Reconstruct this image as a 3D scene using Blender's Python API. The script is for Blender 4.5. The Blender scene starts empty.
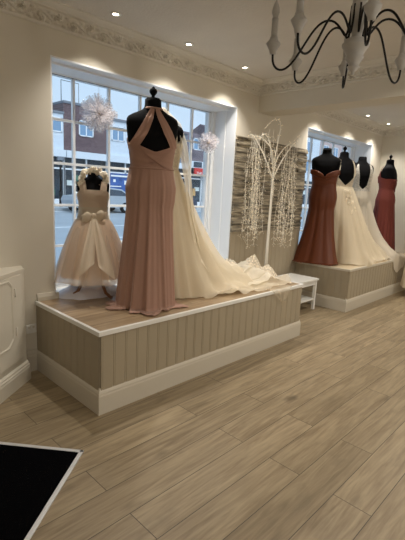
import bpy, bmesh, math, random
import numpy as np
from mathutils import Vector, Matrix, noise
rnd = random.Random(11)
PI = math.pi
COL = bpy.context.scene.collection
sc = bpy.context.scene

# ------------------------------------------------------------------ helpers
def lin(c):
    return tuple(((v / 255) / 12.92 if v / 255 <= .04045 else ((v / 255 + .055) / 1.055) ** 2.4) for v in c)

def new_mat(name):
    m = bpy.data.materials.new(name); m.use_nodes = True
    nt = m.node_tree
    return m, nt, nt.nodes['Principled BSDF'], nt.nodes['Material Output']

def mat(name, rgb, rough=.6, metal=0, bump=0, bscale=60, var=0, vscale=4, spec=.4, sheen=0, stretch=None, emit=0):
    m, nt, p, out = new_mat(name)
    c = lin(rgb)
    p.inputs['Base Color'].default_value = (*c, 1)
    p.inputs['Roughness'].default_value = rough
    p.inputs['Metallic'].default_value = metal
    p.inputs['Specular IOR Level'].default_value = spec
    if sheen: p.inputs['Sheen Weight'].default_value = sheen
    if emit:
        p.inputs['Emission Color'].default_value = (*c, 1); p.inputs['Emission Strength'].default_value = emit
    tc = nt.nodes.new('ShaderNodeTexCoord')
    mp = nt.nodes.new('ShaderNodeMapping'); nt.links.new(tc.outputs['Object'], mp.inputs[0])
    if stretch: mp.inputs['Scale'].default_value = stretch
    if var:
        n = nt.nodes.new('ShaderNodeTexNoise'); n.inputs['Scale'].default_value = vscale; n.inputs['Detail'].default_value = 5
        nt.links.new(mp.outputs[0], n.inputs['Vector'])
        r = nt.nodes.new('ShaderNodeValToRGB')
        r.color_ramp.elements[0].position = .3; r.color_ramp.elements[1].position = .7
        r.color_ramp.elements[0].color = (*[v * (1 - var) for v in c], 1)
        r.color_ramp.elements[1].color = (*[min(1, v * (1 + var)) for v in c], 1)
        nt.links.new(n.outputs['Fac'], r.inputs[0]); nt.links.new(r.outputs[0], p.inputs['Base Color'])
    if bump:
        n = nt.nodes.new('ShaderNodeTexNoise'); n.inputs['Scale'].default_value = bscale; n.inputs['Detail'].default_value = 3
        nt.links.new(mp.outputs[0], n.inputs['Vector'])
        b = nt.nodes.new('ShaderNodeBump'); b.inputs['Strength'].default_value = bump; b.inputs['Distance'].default_value = .01
        nt.links.new(n.outputs['Fac'], b.inputs['Height']); nt.links.new(b.outputs[0], p.inputs['Normal'])
    return m

def cloth(name, rgb, opac=1.0, transl=.35, lace=0, sheen=.0, rough=.7, lscale=55):
    m, nt, p, out = new_mat(name)
    nt.nodes.remove(p)
    c = (*lin(rgb), 1)
    L = nt.links.new
    d = nt.nodes.new('ShaderNodeBsdfPrincipled'); d.inputs['Base Color'].default_value = c
    d.inputs['Roughness'].default_value = rough; d.inputs['Specular IOR Level'].default_value = .25
    if sheen: d.inputs['Sheen Weight'].default_value = sheen
    t = nt.nodes.new('ShaderNodeBsdfTranslucent'); t.inputs['Color'].default_value = c
    mx = nt.nodes.new('ShaderNodeMixShader'); mx.inputs[0].default_value = transl
    L(d.outputs[0], mx.inputs[1]); L(t.outputs[0], mx.inputs[2])
    last = mx
    tc = nt.nodes.new('ShaderNodeTexCoord')
    n = nt.nodes.new('ShaderNodeTexNoise'); n.inputs['Scale'].default_value = 90; L(tc.outputs['Object'], n.inputs['Vector'])
    b = nt.nodes.new('ShaderNodeBump'); b.inputs['Strength'].default_value = .15; b.inputs['Distance'].default_value = .004
    L(n.outputs['Fac'], b.inputs['Height']); L(b.outputs[0], d.inputs['Normal'])
    if opac < 1 or lace:
        tr = nt.nodes.new('ShaderNodeBsdfTransparent')
        m2 = nt.nodes.new('ShaderNodeMixShader'); m2.inputs[0].default_value = opac
        if lace:
            v = nt.nodes.new('ShaderNodeTexNoise'); v.inputs['Scale'].default_value = lscale; v.inputs['Detail'].default_value = 2
            L(tc.outputs['Object'], v.inputs['Vector'])
            r = nt.nodes.new('ShaderNodeValToRGB')
            r.color_ramp.elements[0].position = .46; r.color_ramp.elements[0].color = (opac,) * 3 + (1,)
            r.color_ramp.elements[1].position = .56; r.color_ramp.elements[1].color = (1, 1, 1, 1)
            L(v.outputs['Fac'], r.inputs[0]); L(r.outputs[0], m2.inputs[0])
        L(tr.outputs[0], m2.inputs[1]); L(mx.outputs[0], m2.inputs[2]); last = m2
    L(last.outputs[0], out.inputs['Surface'])
    return m

class MB:
    """collects shapes into one mesh"""
    def __init__(s): s.v = []; s.f = []; s.mi = []; s.sm = []
    def add(s, vs, fs, mi=0, smooth=False):
        b = len(s.v); s.v += [tuple(map(float, p)) for p in vs]
        for f in fs: s.f.append(tuple(b + i for i in f)); s.mi.append(mi); s.sm.append(smooth)
        return s
    def box(s, x0, x1, y0, y1, z0, z1, mi=0, bev=0):
        if x0 > x1: x0, x1 = x1, x0
        if y0 > y1: y0, y1 = y1, y0
        if z0 > z1: z0, z1 = z1, z0
        if bev:
            b = min(bev, (x1 - x0) / 2.01, (y1 - y0) / 2.01, (z1 - z0) / 2.01)
            bm = bmesh.new(); bmesh.ops.create_cube(bm, size=1)
            for v in bm.verts:
                v.co = Vector(((x0 + x1) / 2 + v.co.x * (x1 - x0), (y0 + y1) / 2 + v.co.y * (y1 - y0), (z0 + z1) / 2 + v.co.z * (z1 - z0)))
            bmesh.ops.bevel(bm, geom=bm.edges[:], offset=b, segments=2, profile=.7, affect='EDGES')
            bm.verts.index_update()
            s.add([v.co for v in bm.verts], [[v.index for v in f.verts] for f in bm.faces], mi); bm.free(); return s
        vs = [(x, y, z) for z in (z0, z1) for y in (y0, y1) for x in (x0, x1)]
        return s.add(vs, [(0, 2, 3, 1), (4, 5, 7, 6), (0, 1, 5, 4), (2, 6, 7, 3), (0, 4, 6, 2), (1, 3, 7, 5)], mi)
    def prism(s, poly, z0, z1, mi=0):
        n = len(poly)
        vs = [(x, y, z0) for x, y in poly] + [(x, y, z1) for x, y in poly]
        return s.add(vs, [tuple(range(n))[::-1], tuple(range(n, 2 * n))] + [(i, (i + 1) % n, n + (i + 1) % n, n + i) for i in range(n)], mi)
    def grid(s, rows, mi=0, smooth=True, closed=False):
        nr = len(rows); nc = len(rows[0]); vs = [p for r in rows for p in r]; fs = []
        for i in range(nr - 1):
            for j in range(nc if closed else nc - 1):
                k = (j + 1) % nc
                fs.append((i * nc + j, i * nc + k, (i + 1) * nc + k, (i + 1) * nc + j))
        return s.add(vs, fs, mi, smooth)
    def lathe(s, prof, c=(0, 0, 0), n=20, mi=0, squash=1, cap=True):
        rows = [[(c[0] + r * math.cos(2 * PI * j / n), c[1] + r * squash * math.sin(2 * PI * j / n), c[2] + z) for j in range(n)] for r, z in prof]
        s.grid(rows, mi, True, True)
        if cap:
            b = len(s.v)
            s.add(rows[0], [tuple(range(n))[::-1]], mi); s.add(rows[-1], [tuple(range(n))], mi)
        return s
    def tube(s, pts, r, n=8, mi=0, smooth=True):
        pts = [Vector(p) for p in pts]; m = len(pts)
        rs = r if isinstance(r, (list, tuple)) else [r] * m
        rows = []; up = Vector((0, 0, 1)); prev = None
        for i, p in enumerate(pts):
            t = (pts[min(i + 1, m - 1)] - pts[max(i - 1, 0)]).normalized()
            if prev is None:
                a = t.orthogonal().normalized()
            else:
                a = (prev - t * prev.dot(t))
                a = a.normalized() if a.length > 1e-6 else t.orthogonal().normalized()
            prev = a; b = t.cross(a)
            rows.append([p + (a * math.cos(2 * PI * j / n) + b * math.sin(2 * PI * j / n)) * rs[i] for j in range(n)])
        s.grid(rows, mi, smooth, True)
        s.add(rows[0], [tuple(range(n))[::-1]], mi); s.add(rows[-1], [tuple(range(n))], mi)
        return s
    def ball(s, c, r, nu=8, nv=6, mi=0, sc=(1, 1, 1)):
        rows = []
        for i in range(nv + 1):
            ph = PI * i / nv
            rr = max(math.sin(ph), 1e-3)
            rows.append([(c[0] + sc[0] * r * rr * math.cos(2 * PI * j / nu), c[1] + sc[1] * r * rr * math.sin(2 * PI * j / nu), c[2] - sc[2] * r * math.cos(ph)) for j in range(nu)])
        return s.grid(rows, mi, True, True)
    def build(s, name, mats, parent=None, loc=None, rz=None):
        me = bpy.data.meshes.new(name); me.from_pydata(s.v, [], s.f)
        if not isinstance(mats, (list, tuple)): mats = [mats]
        for m in mats: me.materials.append(m)
        me.polygons.foreach_set('material_index', s.mi); me.polygons.foreach_set('use_smooth', s.sm)
        me.update()
        bm = bmesh.new(); bm.from_mesh(me); bmesh.ops.remove_doubles(bm, verts=bm.verts, dist=1e-6)
        bmesh.ops.recalc_face_normals(bm, faces=bm.faces); bm.to_mesh(me); bm.free()
        o = bpy.data.objects.new(name, me); COL.objects.link(o)
        if parent: o.parent = parent
        if loc: o.location = loc
        if rz is not None: o.rotation_euler[2] = rz
        return o

def tag(o, label, cat, group=None, kind=None):
    o['label'] = label; o['category'] = cat
    if group: o['group'] = group
    if kind: o['kind'] = kind
    return o
def thing(name, label, cat, loc=(0, 0, 0), rz=0, group=None):
    o = bpy.data.objects.new(name, None); o.empty_display_size = .1; COL.objects.link(o)
    o.location = loc; o.rotation_euler[2] = rz
    return tag(o, label, cat, group)
def struct(o): o['kind'] = 'structure'; return o
def copy_tree(o, parent=None):
    c = o.copy(); COL.objects.link(c); c.parent = parent
    for ch in list(o.children): copy_tree(ch, c)
    return c
def text_obj(s, size, m, parent, M, name='lettering', depth=.004):
    cu = bpy.data.curves.new('txt', 'FONT'); cu.body = s; cu.size = size; cu.extrude = depth; cu.align_x = 'CENTER'; cu.align_y = 'CENTER'
    t = bpy.data.objects.new('txt', cu); COL.objects.link(t)
    dg = bpy.context.evaluated_depsgraph_get()
    me = bpy.data.meshes.new_from_object(t.evaluated_get(dg)); bpy.data.objects.remove(t)
    me.materials.clear(); me.materials.append(m); me.transform(M)
    o = bpy.data.objects.new(name, me); COL.objects.link(o); o.parent = parent
    return o

# ------------------------------------------------------------------ key sizes (metres)
H = .556                 # platform height
D = .895                 # plane of the window wall
CEIL = 2.66
WT = 2.352               # window head
WL, WR = .147, 2.239     # window 1 opening
W2L, W2R = 3.712, 5.80   # window 2 opening
GY = 1.25                # glass plane
XE = 6.2                 # end wall
BX0, BX1 = 2.616, 2.9    # beam

# ------------------------------------------------------------------ materials
M_wall = mat('wall_paint', (208, 201, 186), .75, bump=.06, bscale=180, var=.03, vscale=1.5)
M_ceil = mat('ceiling_paint', (212, 206, 196), .8, bump=.35, bscale=55, var=.05, vscale=2)
M_corn = mat('cornice_plaster', (214, 208, 196), .7, bump=.1, bscale=90)
M_white = mat('white_gloss', (226, 224, 218), .35, spec=.5)
M_upvc = mat('window_white', (232, 234, 236), .35)
M_skirt = mat('skirting_paint', (196, 188, 172), .4, spec=.5)
M_taupe = mat('taupe_panel_paint', (160, 148, 126), .5, var=.03, vscale=3)
M_cab = mat('cabinet_paint', (205, 198, 182), .45)
M_black = mat('black_velvet', (9, 9, 11), .95, spec=.15, bump=.1, bscale=150)
M_wood = mat('mannequin_wood', (120, 78, 48), .5)
M_iron = mat('black_iron', (18, 17, 17), .5, metal=.3)
M_chand = mat('chandelier_white', (186, 184, 180), .6, var=.04)
M_alu = mat('aluminium', (216, 216, 216), .5, metal=.7)
M_metal = mat('brushed_metal', (150, 148, 140), .35, metal=1)

def glass_mat():
    m, nt, p, out = new_mat('window_glass'); nt.nodes.remove(p)
    tr = nt.nodes.new('ShaderNodeBsdfTransparent'); tr.inputs[0].default_value = (.95, .97, .97, 1)
    gl = nt.nodes.new('ShaderNodeBsdfGlossy'); gl.inputs['Roughness'].default_value = .02
    lw = nt.nodes.new('ShaderNodeLayerWeight'); lw.inputs[0].default_value = .5
    pw = nt.nodes.new('ShaderNodeMath'); pw.operation = 'POWER'; pw.inputs[1].default_value = 4; nt.links.new(lw.outputs['Facing'], pw.inputs[0])
    fr = nt.nodes.new('ShaderNodeMath'); fr.operation = 'MULTIPLY_ADD'; fr.inputs[1].default_value = .5; fr.inputs[2].default_value = .02; nt.links.new(pw.outputs[0], fr.inputs[0])
    mx = nt.nodes.new('ShaderNodeMixShader')
    L = nt.links.new; L(fr.outputs[0], mx.inputs[0]); L(tr.outputs[0], mx.inputs[1]); L(gl.outputs[0], mx.inputs[2]); L(mx.outputs[0], out.inputs[0])
    return m
M_glass = glass_mat()

def wood_floor(name, light, dark, plank=True, rot=0):
    m, nt, p, out = new_mat(name); L = nt.links.new; N = nt.nodes.new
    tc = N('ShaderNodeTexCoord'); mp = N('ShaderNodeMapping'); L(tc.outputs['Object'], mp.inputs[0]); mp.inputs['Rotation'].default_value[2] = rot
    mp.inputs['Location'].default_value = (.35, .05, 0)
    bk = N('ShaderNodeTexBrick'); bk.inputs['Scale'].default_value = 1; bk.inputs['Brick Width'].default_value = 1.29; bk.inputs['Row Height'].default_value = .192
    bk.offset = .37; bk.inputs['Mortar Size'].default_value = .0019 if plank else 0; bk.inputs['Mortar Smooth'].default_value = .2; bk.inputs['Bias'].default_value = 0
    bk.inputs['Color1'].default_value = (0, 0, 0, 1); bk.inputs['Color2'].default_value = (1, 1, 1, 1); bk.inputs['Mortar'].default_value = (.5, .5, .5, 1)
    L(mp.outputs[0], bk.inputs['Vector'])
    # per-plank shift of the grain
    sp = N('ShaderNodeSeparateXYZ'); L(mp.outputs[0], sp.inputs[0])
    mul = N('ShaderNodeMath'); mul.operation = 'MULTIPLY'; mul.inputs[1].default_value = 13.7; L(bk.outputs['Color'], mul.inputs[0])
    row = N('ShaderNodeMath'); row.operation = 'DIVIDE'; row.inputs[1].default_value = .192; L(sp.outputs['Y'], row.inputs[0])
    fl = N('ShaderNodeMath'); fl.operation = 'FLOOR'; L(row.outputs[0], fl.inputs[0])
    m3 = N('ShaderNodeMath'); m3.operation = 'MULTIPLY_ADD'; m3.inputs[1].default_value = 3.31; L(fl.outputs[0], m3.inputs[0]); L(mul.outputs[0], m3.inputs[2])
    cb = N('ShaderNodeCombineXYZ'); L(sp.outputs['X'], cb.inputs['X']); L(sp.outputs['Y'], cb.inputs['Y']); L(m3.outputs[0], cb.inputs['Z'])
    st = N('ShaderNodeMapping'); st.inputs['Scale'].default_value = (1.0, 11, 1); L(cb.outputs[0], st.inputs[0])
    g = N('ShaderNodeTexNoise'); g.inputs['Scale'].default_value = 2.2; g.inputs['Detail'].default_value = 7; g.inputs['Distortion'].default_value = 1.1; L(st.outputs[0], g.inputs['Vector'])
    st2 = N('ShaderNodeMapping'); st2.inputs['Scale'].default_value = (2.2, 5.5, 1); L(cb.outputs[0], st2.inputs[0])
    k = N('ShaderNodeTexNoise'); k.inputs['Scale'].default_value = 1.7; k.inputs['Detail'].default_value = 3; L(st2.outputs[0], k.inputs['Vector'])
    kr = N('ShaderNodeValToRGB'); kr.color_ramp.elements[0].position = .60; kr.color_ramp.elements[0].color = (0, 0, 0, 1); kr.color_ramp.elements[1].position = .74; kr.color_ramp.elements[1].color = (1, 1, 1, 1); L(k.outputs['Fac'], kr.inputs[0])
    vm = N('ShaderNodeMapping'); vm.inputs['Scale'].default_value = (1.7, 3.4, 1); L(cb.outputs[0], vm.inputs[0])
    wb = N('ShaderNodeTexNoise'); wb.inputs['Scale'].default_value = 9; L(vm.outputs[0], wb.inputs['Vector'])
    wv = N('ShaderNodeMixRGB'); wv.blend_type = 'ADD'; wv.inputs[0].default_value = .12; L(vm.outputs[0], wv.inputs[1]); L(wb.outputs['Color'], wv.inputs[2])
    vo = N('ShaderNodeTexVoronoi'); vo.inputs['Scale'].default_value = .9; L(wv.outputs[0], vo.inputs['Vector'])
    vr = N('ShaderNodeValToRGB'); vr.color_ramp.elements[0].position = .03; vr.color_ramp.elements[0].color = (1, 1, 1, 1); vr.color_ramp.elements[1].position = .15; vr.color_ramp.elements[1].color = (0, 0, 0, 1); L(vo.outputs['Distance'], vr.inputs[0])
    fg = N('ShaderNodeTexNoise'); fg.inputs['Scale'].default_value = 6; fg.inputs['Detail'].default_value = 6; fg.inputs['Distortion'].default_value = .6; L(st.outputs[0], fg.inputs['Vector'])
    rp = N('ShaderNodeValToRGB'); e = rp.color_ramp.elements
    e[0].position = .33; e[0].color = (*lin(dark), 1); e[1].position = .64; e[1].color = (*lin(light), 1)
    gm = N('ShaderNodeMixRGB'); gm.inputs[0].default_value = .3; L(g.outputs['Fac'], gm.inputs[1]); L(fg.outputs['Fac'], gm.inputs[2]); L(gm.outputs[0], rp.inputs[0])
    # plank to plank tone
    tone = N('ShaderNodeMixRGB'); tone.blend_type = 'MULTIPLY'; tone.inputs[0].default_value = 1
    tr = N('ShaderNodeValToRGB'); tr.color_ramp.elements[0].color = (.78, .77, .75, 1); tr.color_ramp.elements[1].color = (1.0, 1.0, 1.0, 1); L(bk.outputs['Color'], tr.inputs[0])
    L(rp.outputs[0], tone.inputs[1]); L(tr.outputs[0], tone.inputs[2])
    kn = N('ShaderNodeMixRGB'); kn.inputs[2].default_value = (*[v * .42 for v in lin(dark)], 1)
    km = N('ShaderNodeMath'); km.operation = 'MULTIPLY_ADD'; km.inputs[1].default_value = .45; km.use_clamp = True; L(kr.outputs[0], km.inputs[0]); L(vr.outputs[0], km.inputs[2])
    kf = N('ShaderNodeMath'); kf.operation = 'MULTIPLY'; kf.inputs[1].default_value = .7; L(km.outputs[0], kf.inputs[0])
    L(kf.outputs[0], kn.inputs[0]); L(tone.outputs[0], kn.inputs[1])
    mo = N('ShaderNodeMixRGB'); mo.inputs[2].default_value = (*[v * .28 for v in lin(dark)], 1)
    L(bk.outputs['Fac'], mo.inputs[0]); L(kn.outputs[0], mo.inputs[1]); L(mo.outputs[0], p.inputs['Base Color'])
    p.inputs['Roughness'].default_value = .42; p.inputs['Specular IOR Level'].default_value = .4
    b = N('ShaderNodeBump'); b.inputs['Strength'].default_value = .12; b.inputs['Distance'].default_value = .003; L(g.outputs['Fac'], b.inputs['Height']); L(b.outputs[0], p.inputs['Normal'])
    return m
M_floor = wood_floor('oak_laminate', (162, 145, 116), (124, 107, 82))
M_top = wood_floor('oak_laminate_top', (186, 162, 130), (146, 121, 92))

# ------------------------------------------------------------------ room shell
XL0, YB = -3.2, -6.0
m = MB(); m.box(XL0, XE, YB, 1.32, -.12, 0); struct(m.build('floor', M_floor))
m = MB(); m.box(XL0, XE, YB, D, CEIL, CEIL + .1); struct(m.build('ceiling', M_ceil))
# window wall with two openings
m = MB(); T = .42
m.box(XL0, WL, D, D + T, -.12, CEIL + .1); m.box(WR, W2L, D, D + T, -.12, CEIL + .1); m.box(W2R, XE, D, D + T, -.12, CEIL + .1)
for a, b in ((WL, WR), (W2L, W2R)):
    m.box(a, b, D, D + T, WT, CEIL + .1); m.box(a, b, GY - .06, D + T, 0, H - .02)
struct(m.build('wall_front', M_wall))
m = MB(); m.box(XE, XE + .15, YB, D + T, -.12, CEIL + .1); struct(m.build('wall_right', M_wall))
m = MB(); m.box(XL0 - .15, XL0, YB, D + T, -.12, CEIL + .1); struct(m.build('wall_left', M_wall))
m = MB(); m.box(XL0, XE, YB - .15, YB, -.12, CEIL + .1); struct(m.build('wall_back', M_wall))
# dropped beam dividing the two rooms
m = MB(); m.box(BX0, BX1, YB, D, 2.356, CEIL); struct(m.build('trim_1', M_wall))

# ornate plaster cornice
def cornice(name, L0, L1, place, P=.25, ph=0):
    # profile in (out, z) with out = distance from the wall
    prof = [(0, 2.530), (.010, 2.530), (.014, 2.536), (.014, 2.545), (.008, 2.549)]
    band0, band1 = (.008, 2.550), (.056, 2.626)
    nb = 16
    top = [(.062, 2.628), (.076, 2.628), (.082, 2.630), (.082, 2.635), (.094, 2.638), (.112, 2.643), (.124, 2.652), (.145, 2.652), (.145, 2.66)]
    nx = int(abs(L1 - L0) / .011) + 2
    nrm = Vector((band1[1] - band0[1], 0, -(band1[0] - band0[0]))).normalized()
    rows = []
    for i in range(nx):
        x = L0 + (L1 - L0) * i / (nx - 1)
        row = [(o, z) for o, z in prof]
        for j in range(nb + 1):
            v = j / nb; u = ((x + ph) % P) / P
            h = 0
            v0 = .5 + .27 * math.sin(2 * PI * u)
            h += .008 * max(0, 1 - abs(v - v0) / .13)
            for (cu, cv, sg) in ((.25, .34, 1), (.75, .66, -1)):
                du = (u - cu) * P / .085; dv = (v - cv); r = math.hypot(du, dv); a = math.atan2(dv, du)
                h += .017 * math.exp(-(r / .36) ** 2) * (.45 + .55 * math.cos(4 * a * sg + 16 * r))
            for (cu, cv) in ((.0, .2), (.5, .8), (.03, .85), (.53, .15)):
                du = (min(abs(u - cu), 1 - abs(u - cu))) * P / .085; dv = v - cv
                h += .012 * max(0, 1 - math.hypot(du * 1.2, dv * 1.7) / .3)
            h *= 1.9 * min(1, v * 9, (1 - v) * 9)
            h = max(h, 0)
            row.append((band0[0] + (band1[0] - band0[0]) * v + nrm.x * h * 1.1, band0[1] + (band1[1] - band0[1]) * v + nrm.z * h * 1.1))
        row += top
        rows.append([place(x, o, z) for o, z in row])
    mb = MB(); mb.grid(rows, 0, False)
    o = mb.build(name, M_corn); struct(o); return o
cornice('trim_2', -1.2, BX0, lambda x, o, z: (x, D - o, z))
cornice('trim_3', -3.0, D, lambda y, o, z: (BX0 - o, y, z))
cornice('trim_4', BX1, XE, lambda x, o, z: (x, D - o, z), ph=.07)
cornice('trim_5', -3.0, D, lambda y, o, z: (XE - o, y, z))

# skirting profile extruded along a polyline in plan (out = to the right-hand side normal)
SK = [(0, 0), (.018, 0), (.018, .112), (.0155, .122), (.0155, .130), (.012, .140), (.006, .152), (.005, .160), (0, .160)]
def sweep(mb, path, prof, normals, mi=0):
    rows = []
    for (x, y), (nx, ny) in zip(path, normals):
        rows.append([(x + nx * o, y + ny * o, z) for o, z in prof])
    mb.grid(rows, mi, False); mb.add(rows[0], [tuple(range(len(prof)))], mi); mb.add(rows[-1], [tuple(range(len(prof)))[::-1]], mi)
def scaled(prof, k, ko=1): return [(o * ko, z * k) for o, z in prof]
m = MB(); sweep(m, [(-.10, D), (0, D)], scaled(SK, 1.1), [(0, -1)] * 2); struct(m.build('baseboard_front', M_skirt))
m = MB(); sweep(m, [(XE, YB), (XE, .09)], scaled(SK, 1.1), [(-1, 0)] * 2); struct(m.build('baseboard_right', M_skirt))
# little moulding on the wall just above the platform, returning into the window reveal
m = MB(); pr = [(0, H), (.022, H), (.022, H + .03), (.016, H + .042), (.01, H + .055), (0, H + .058)]
sweep(m, [(0.0, D), (WL, D)], pr, [(0, -1), (0, -1)]); m.box(WL - .001, WL + .024, D - .023, D + .12, H, H + .05); struct(m.build('trim_6', M_skirt))

# ------------------------------------------------------------------ windows
def window(idx, x0, x1, ncol):
    root = MB()
    # white lined reveal
    root.box(x0 - .0, x0 + .012, D + .001, GY + .05, H, WT, bev=0)
    root.box(x1 - .012, x1, D - .004, GY + .05, H, WT)
    root.box(x1 - .06, x1 - .012, GY - .06, GY + .05, H, WT)
    root.box(x0, x1, D - .004, GY + .05, WT - .012, WT)
    root.box(x1 - .020, x1 - .012, 1.035, GY + .05, H, WT - .012)
    root.box(x0 + .012, x1 - .012, 1.035, GY + .05, WT - .022, WT - .012)
    o = root.build('window_%d' % idx, M_upvc); struct(o)
    f = MB(); f.box(x0 + .012, x1 - .012, GY - .03, GY + .03, H - .02, H + .045); f.box(x0 + .012, x0 + .05, GY - .03, GY + .03, H, 2.33); f.box(x1 - .09, x1 - .05, GY - .03, GY + .03, H, 2.33)
    f.box(x0 + .012, x1 - .012, GY - .035, GY + .035, 2.315, WT - .012)
    f.box(x0 + .012, x1 - .012, D + .10, GY - .03, 2.325, WT - .012)
    f.build('window_frame', M_upvc, o)
    s = MB(); s.box(x0 + .013, x1 - .013, GY - .032, GY - .028, 2.312, 2.321); s.build('head_seal', mat('dark_seal', (40, 46, 58), .6), o)
    st = (x1 - x0) / ncol
    for i in range(1, ncol):
        b = MB(); b.box(x0 + st * i - .011 + .02, x0 + st * i + .011 + .02, GY - .016, GY + .016, H + .04, 2.315, bev=.004); b.build('mullion', M_upvc, o)
    for z in (1.975, 1.622, 1.272, .92):
        b = MB(); b.box(x0 + .03, x1 - .08, GY - .014, GY + .014, z - .011, z + .011, bev=.004); b.build('glazing_bar', M_upvc, o)
    g = MB(); g.box(x0 + .03, x1 - .07, GY - .003, GY + .003, H + .03, 2.32); g.build('glass_pane', M_glass, o)
    return o
window(1, WL, WR, 6); window(2, W2L, W2R, 6)

# ------------------------------------------------------------------ pier between the windows: dado panelling and split stone cladding
def beadboard(mb, p0, p1, z0, z1, nrm, pitch=.092, th=.012, mi=0):
    """tongue and groove boards between plan points p0,p1, proud of the line by th"""
    p0 = Vector(p0); p1 = Vector(p1); n = Vector(nrm); Ld = (p1 - p0).length; t = (p1 - p0) / Ld
    k = max(1, round(Ld / pitch)); w = Ld / k; rows = []
    prof = [(0, 0), (.0, 0)]
    pts = []
    for i in range(k):
        a = i * w; b = a + w
        pts += [(a, th - .003), (a + .003, th), (a + .010, th), (a + .0115, th - .002), (a + .0135, th - .002), (a + .015, th), (b - .003, th), (b, th - .003)]
    for z in (z0, z1): rows.append([(*(p0 + t * s_ + n * h_), z) for s_, h_ in pts])
    mb.grid(rows, mi, False)
    a, b = p0, p1
    mb.add([(*(a), z0), (*(a + n * (th - .006)), z0), (*(a + n * (th - .006)), z1), (*a, z1)], [(0, 1, 2, 3)], mi)
    mb.add([(*(b), z0), (*(b + n * (th - .006)), z0), (*(b + n * (th - .006)), z1), (*b, z1)], [(0, 1, 2, 3)], mi)
m = MB(); beadboard(m, (WR + .003, D), (W2L, D), 0, .985, (0, -1)); m.box(WR + .003, W2L, D - .02, D, .985, 1.005, bev=.004)
struct(m.build('trim_7', M_taupe))
def stone_mat():
    m_, nt, p, out = new_mat('split_stone'); L = nt.links.new; N = nt.nodes.new
    tc = N('ShaderNodeTexCoord'); mp = N('ShaderNodeMapping'); mp.inputs['Scale'].default_value = (3, 3, 26); L(tc.outputs['Object'], mp.inputs[0])
    n = N('ShaderNodeTexNoise'); n.inputs['Scale'].default_value = 1.6; n.inputs['Detail'].default_value = 6; L(mp.outputs[0], n.inputs['Vector'])
    r = N('ShaderNodeValToRGB'); e = r.color_ramp.elements; e[0].position = .36; e[0].color = (*lin((92, 86, 74)), 1); e[1].position = .68; e[1].color = (*lin((186, 174, 150)), 1)
    e2 = e.new(.5); e2.color = (*lin((136, 126, 108)), 1); L(n.outputs['Fac'], r.inputs[0]); L(r.outputs[0], p.inputs['Base Color'])
    p.inputs['Roughness'].default_value = .85
    n2 = N('ShaderNodeTexNoise'); n2.inputs['Scale'].default_value = 60; L(tc.outputs['Object'], n2.inputs['Vector'])
    b = N('ShaderNodeBump'); b.inputs['Strength'].default_value = .6; b.inputs['Distance'].default_value = .01; L(n2.outputs['Fac'], b.inputs['Height']); L(b.outputs[0], p.inputs['Normal'])
    return m_
M_stone = stone_mat()
m = MB(); z = 1.006
while z < 2.055:
    hgt = rnd.choice([.028, .036, .045, .055]); hgt = min(hgt, 2.062 - z); x = WR + .004
    while x < W2L - .004:
        w = rnd.uniform(.15, .5); w = min(w, W2L - .003 - x)
        if W2L - x - w < .05: w = W2L - .003 - x
        m.box(x, x + w - .002, D - rnd.uniform(.012, .036), D - .001, z, z + hgt - .0025, bev=.002); x += w
    z += hgt
o = m.build('stone_cladding', M_stone); tag(o, 'brown split-stone cladding panel on the wall between the two windows', 'wall cladding')

# ------------------------------------------------------------------ display platforms
def platform(label, x0, y0, x1, y1):
    t = thing('display_platform', label, 'platform', (x0, y0, 0), 0, None)
    W, Dp = x1 - x0, y1 - y0
    zt = H - .022
    c = MB(); c.box(.014, W - .014, .014, Dp - .002, .0, zt - .002); c.build('carcass', M_taupe, t)
    b = MB(); beadboard(b, (.004, .004), (W - .004, .004), .16, zt, (0, -1)); b.build('front_panelling', M_taupe, t)
    b = MB(); beadboard(b, (.004, Dp), (.004, .004), .16, zt, (-1, 0)); b.build('side_panelling', M_taupe, t)
    if x1 < 5:
        b = MB(); beadboard(b, (W - .004, .004), (W - .004, Dp), .16, zt, (1, 0)); b.build('side_panelling', M_taupe, t)
    s = MB(); pf = scaled(SK, 1.1, 1.0)
    xr = W
    sweep(s, [(0, Dp - .02), (0, 0), (xr, 0)] + ([(xr, Dp - .02)] if x1 < 5 else []), pf, [(-1, 0), (-1, -1), (1, -1), (1, 0)] if x1 < 5 else [(-1, 0), (-1, -1), (0, -1)])
    s.build('skirting', M_skirt, t)
    tp = MB(); tp.box(-.004, W + (.004 if x1 < 5 else 0), -.004, Dp - .001, zt, H - .001)
    tp.build('top_board', M_top if x1 < 5 else mat('pale_board', (190, 172, 142), .45, var=.06, vscale=6, stretch=(1, 9, 1)), t)
    e = MB(); e.box(-.016, W + (.016 if x1 < 5 else 0), -.016, .008, zt - .004, H + .003, bev=.003); e.box(-.016, .008, .0, Dp - .001, zt - .004, H + .003, bev=.003)
    if x1 < 5: e.box(W - .008, W + .016, .0, Dp - .001, zt - .004, H + .003, bev=.003)
    e.build('edge_trim', M_white if x1 < 5 else M_skirt, t)
    return t
platform('long taupe panelled display platform with oak top and white edge in the near window', 0, 0, 2.387, D)
platform('taupe panelled display platform in the far window, beyond the white stool', 3.687, .098, XE, D)
# window boards that carry the platform top into the reveals
for a, b in ((WL, WR), (W2L, W2R)):
    m = MB(); m.box(a + .012, b - .012, D - .001, GY - .03, H - .02, H - .001); struct(m.build('trim_8', M_white))

# ------------------------------------------------------------------ corner cabinet, socket
uu = Vector((-.792, -.611)); nn = Vector((.611, -.792)); A = Vector((-.128, .79))
cab = thing('corner_cabinet', 'low cream cabinet with moulded door set diagonally at the left', 'cabinet', (A.x, A.y, 0), math.atan2(uu.y, uu.x))
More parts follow.
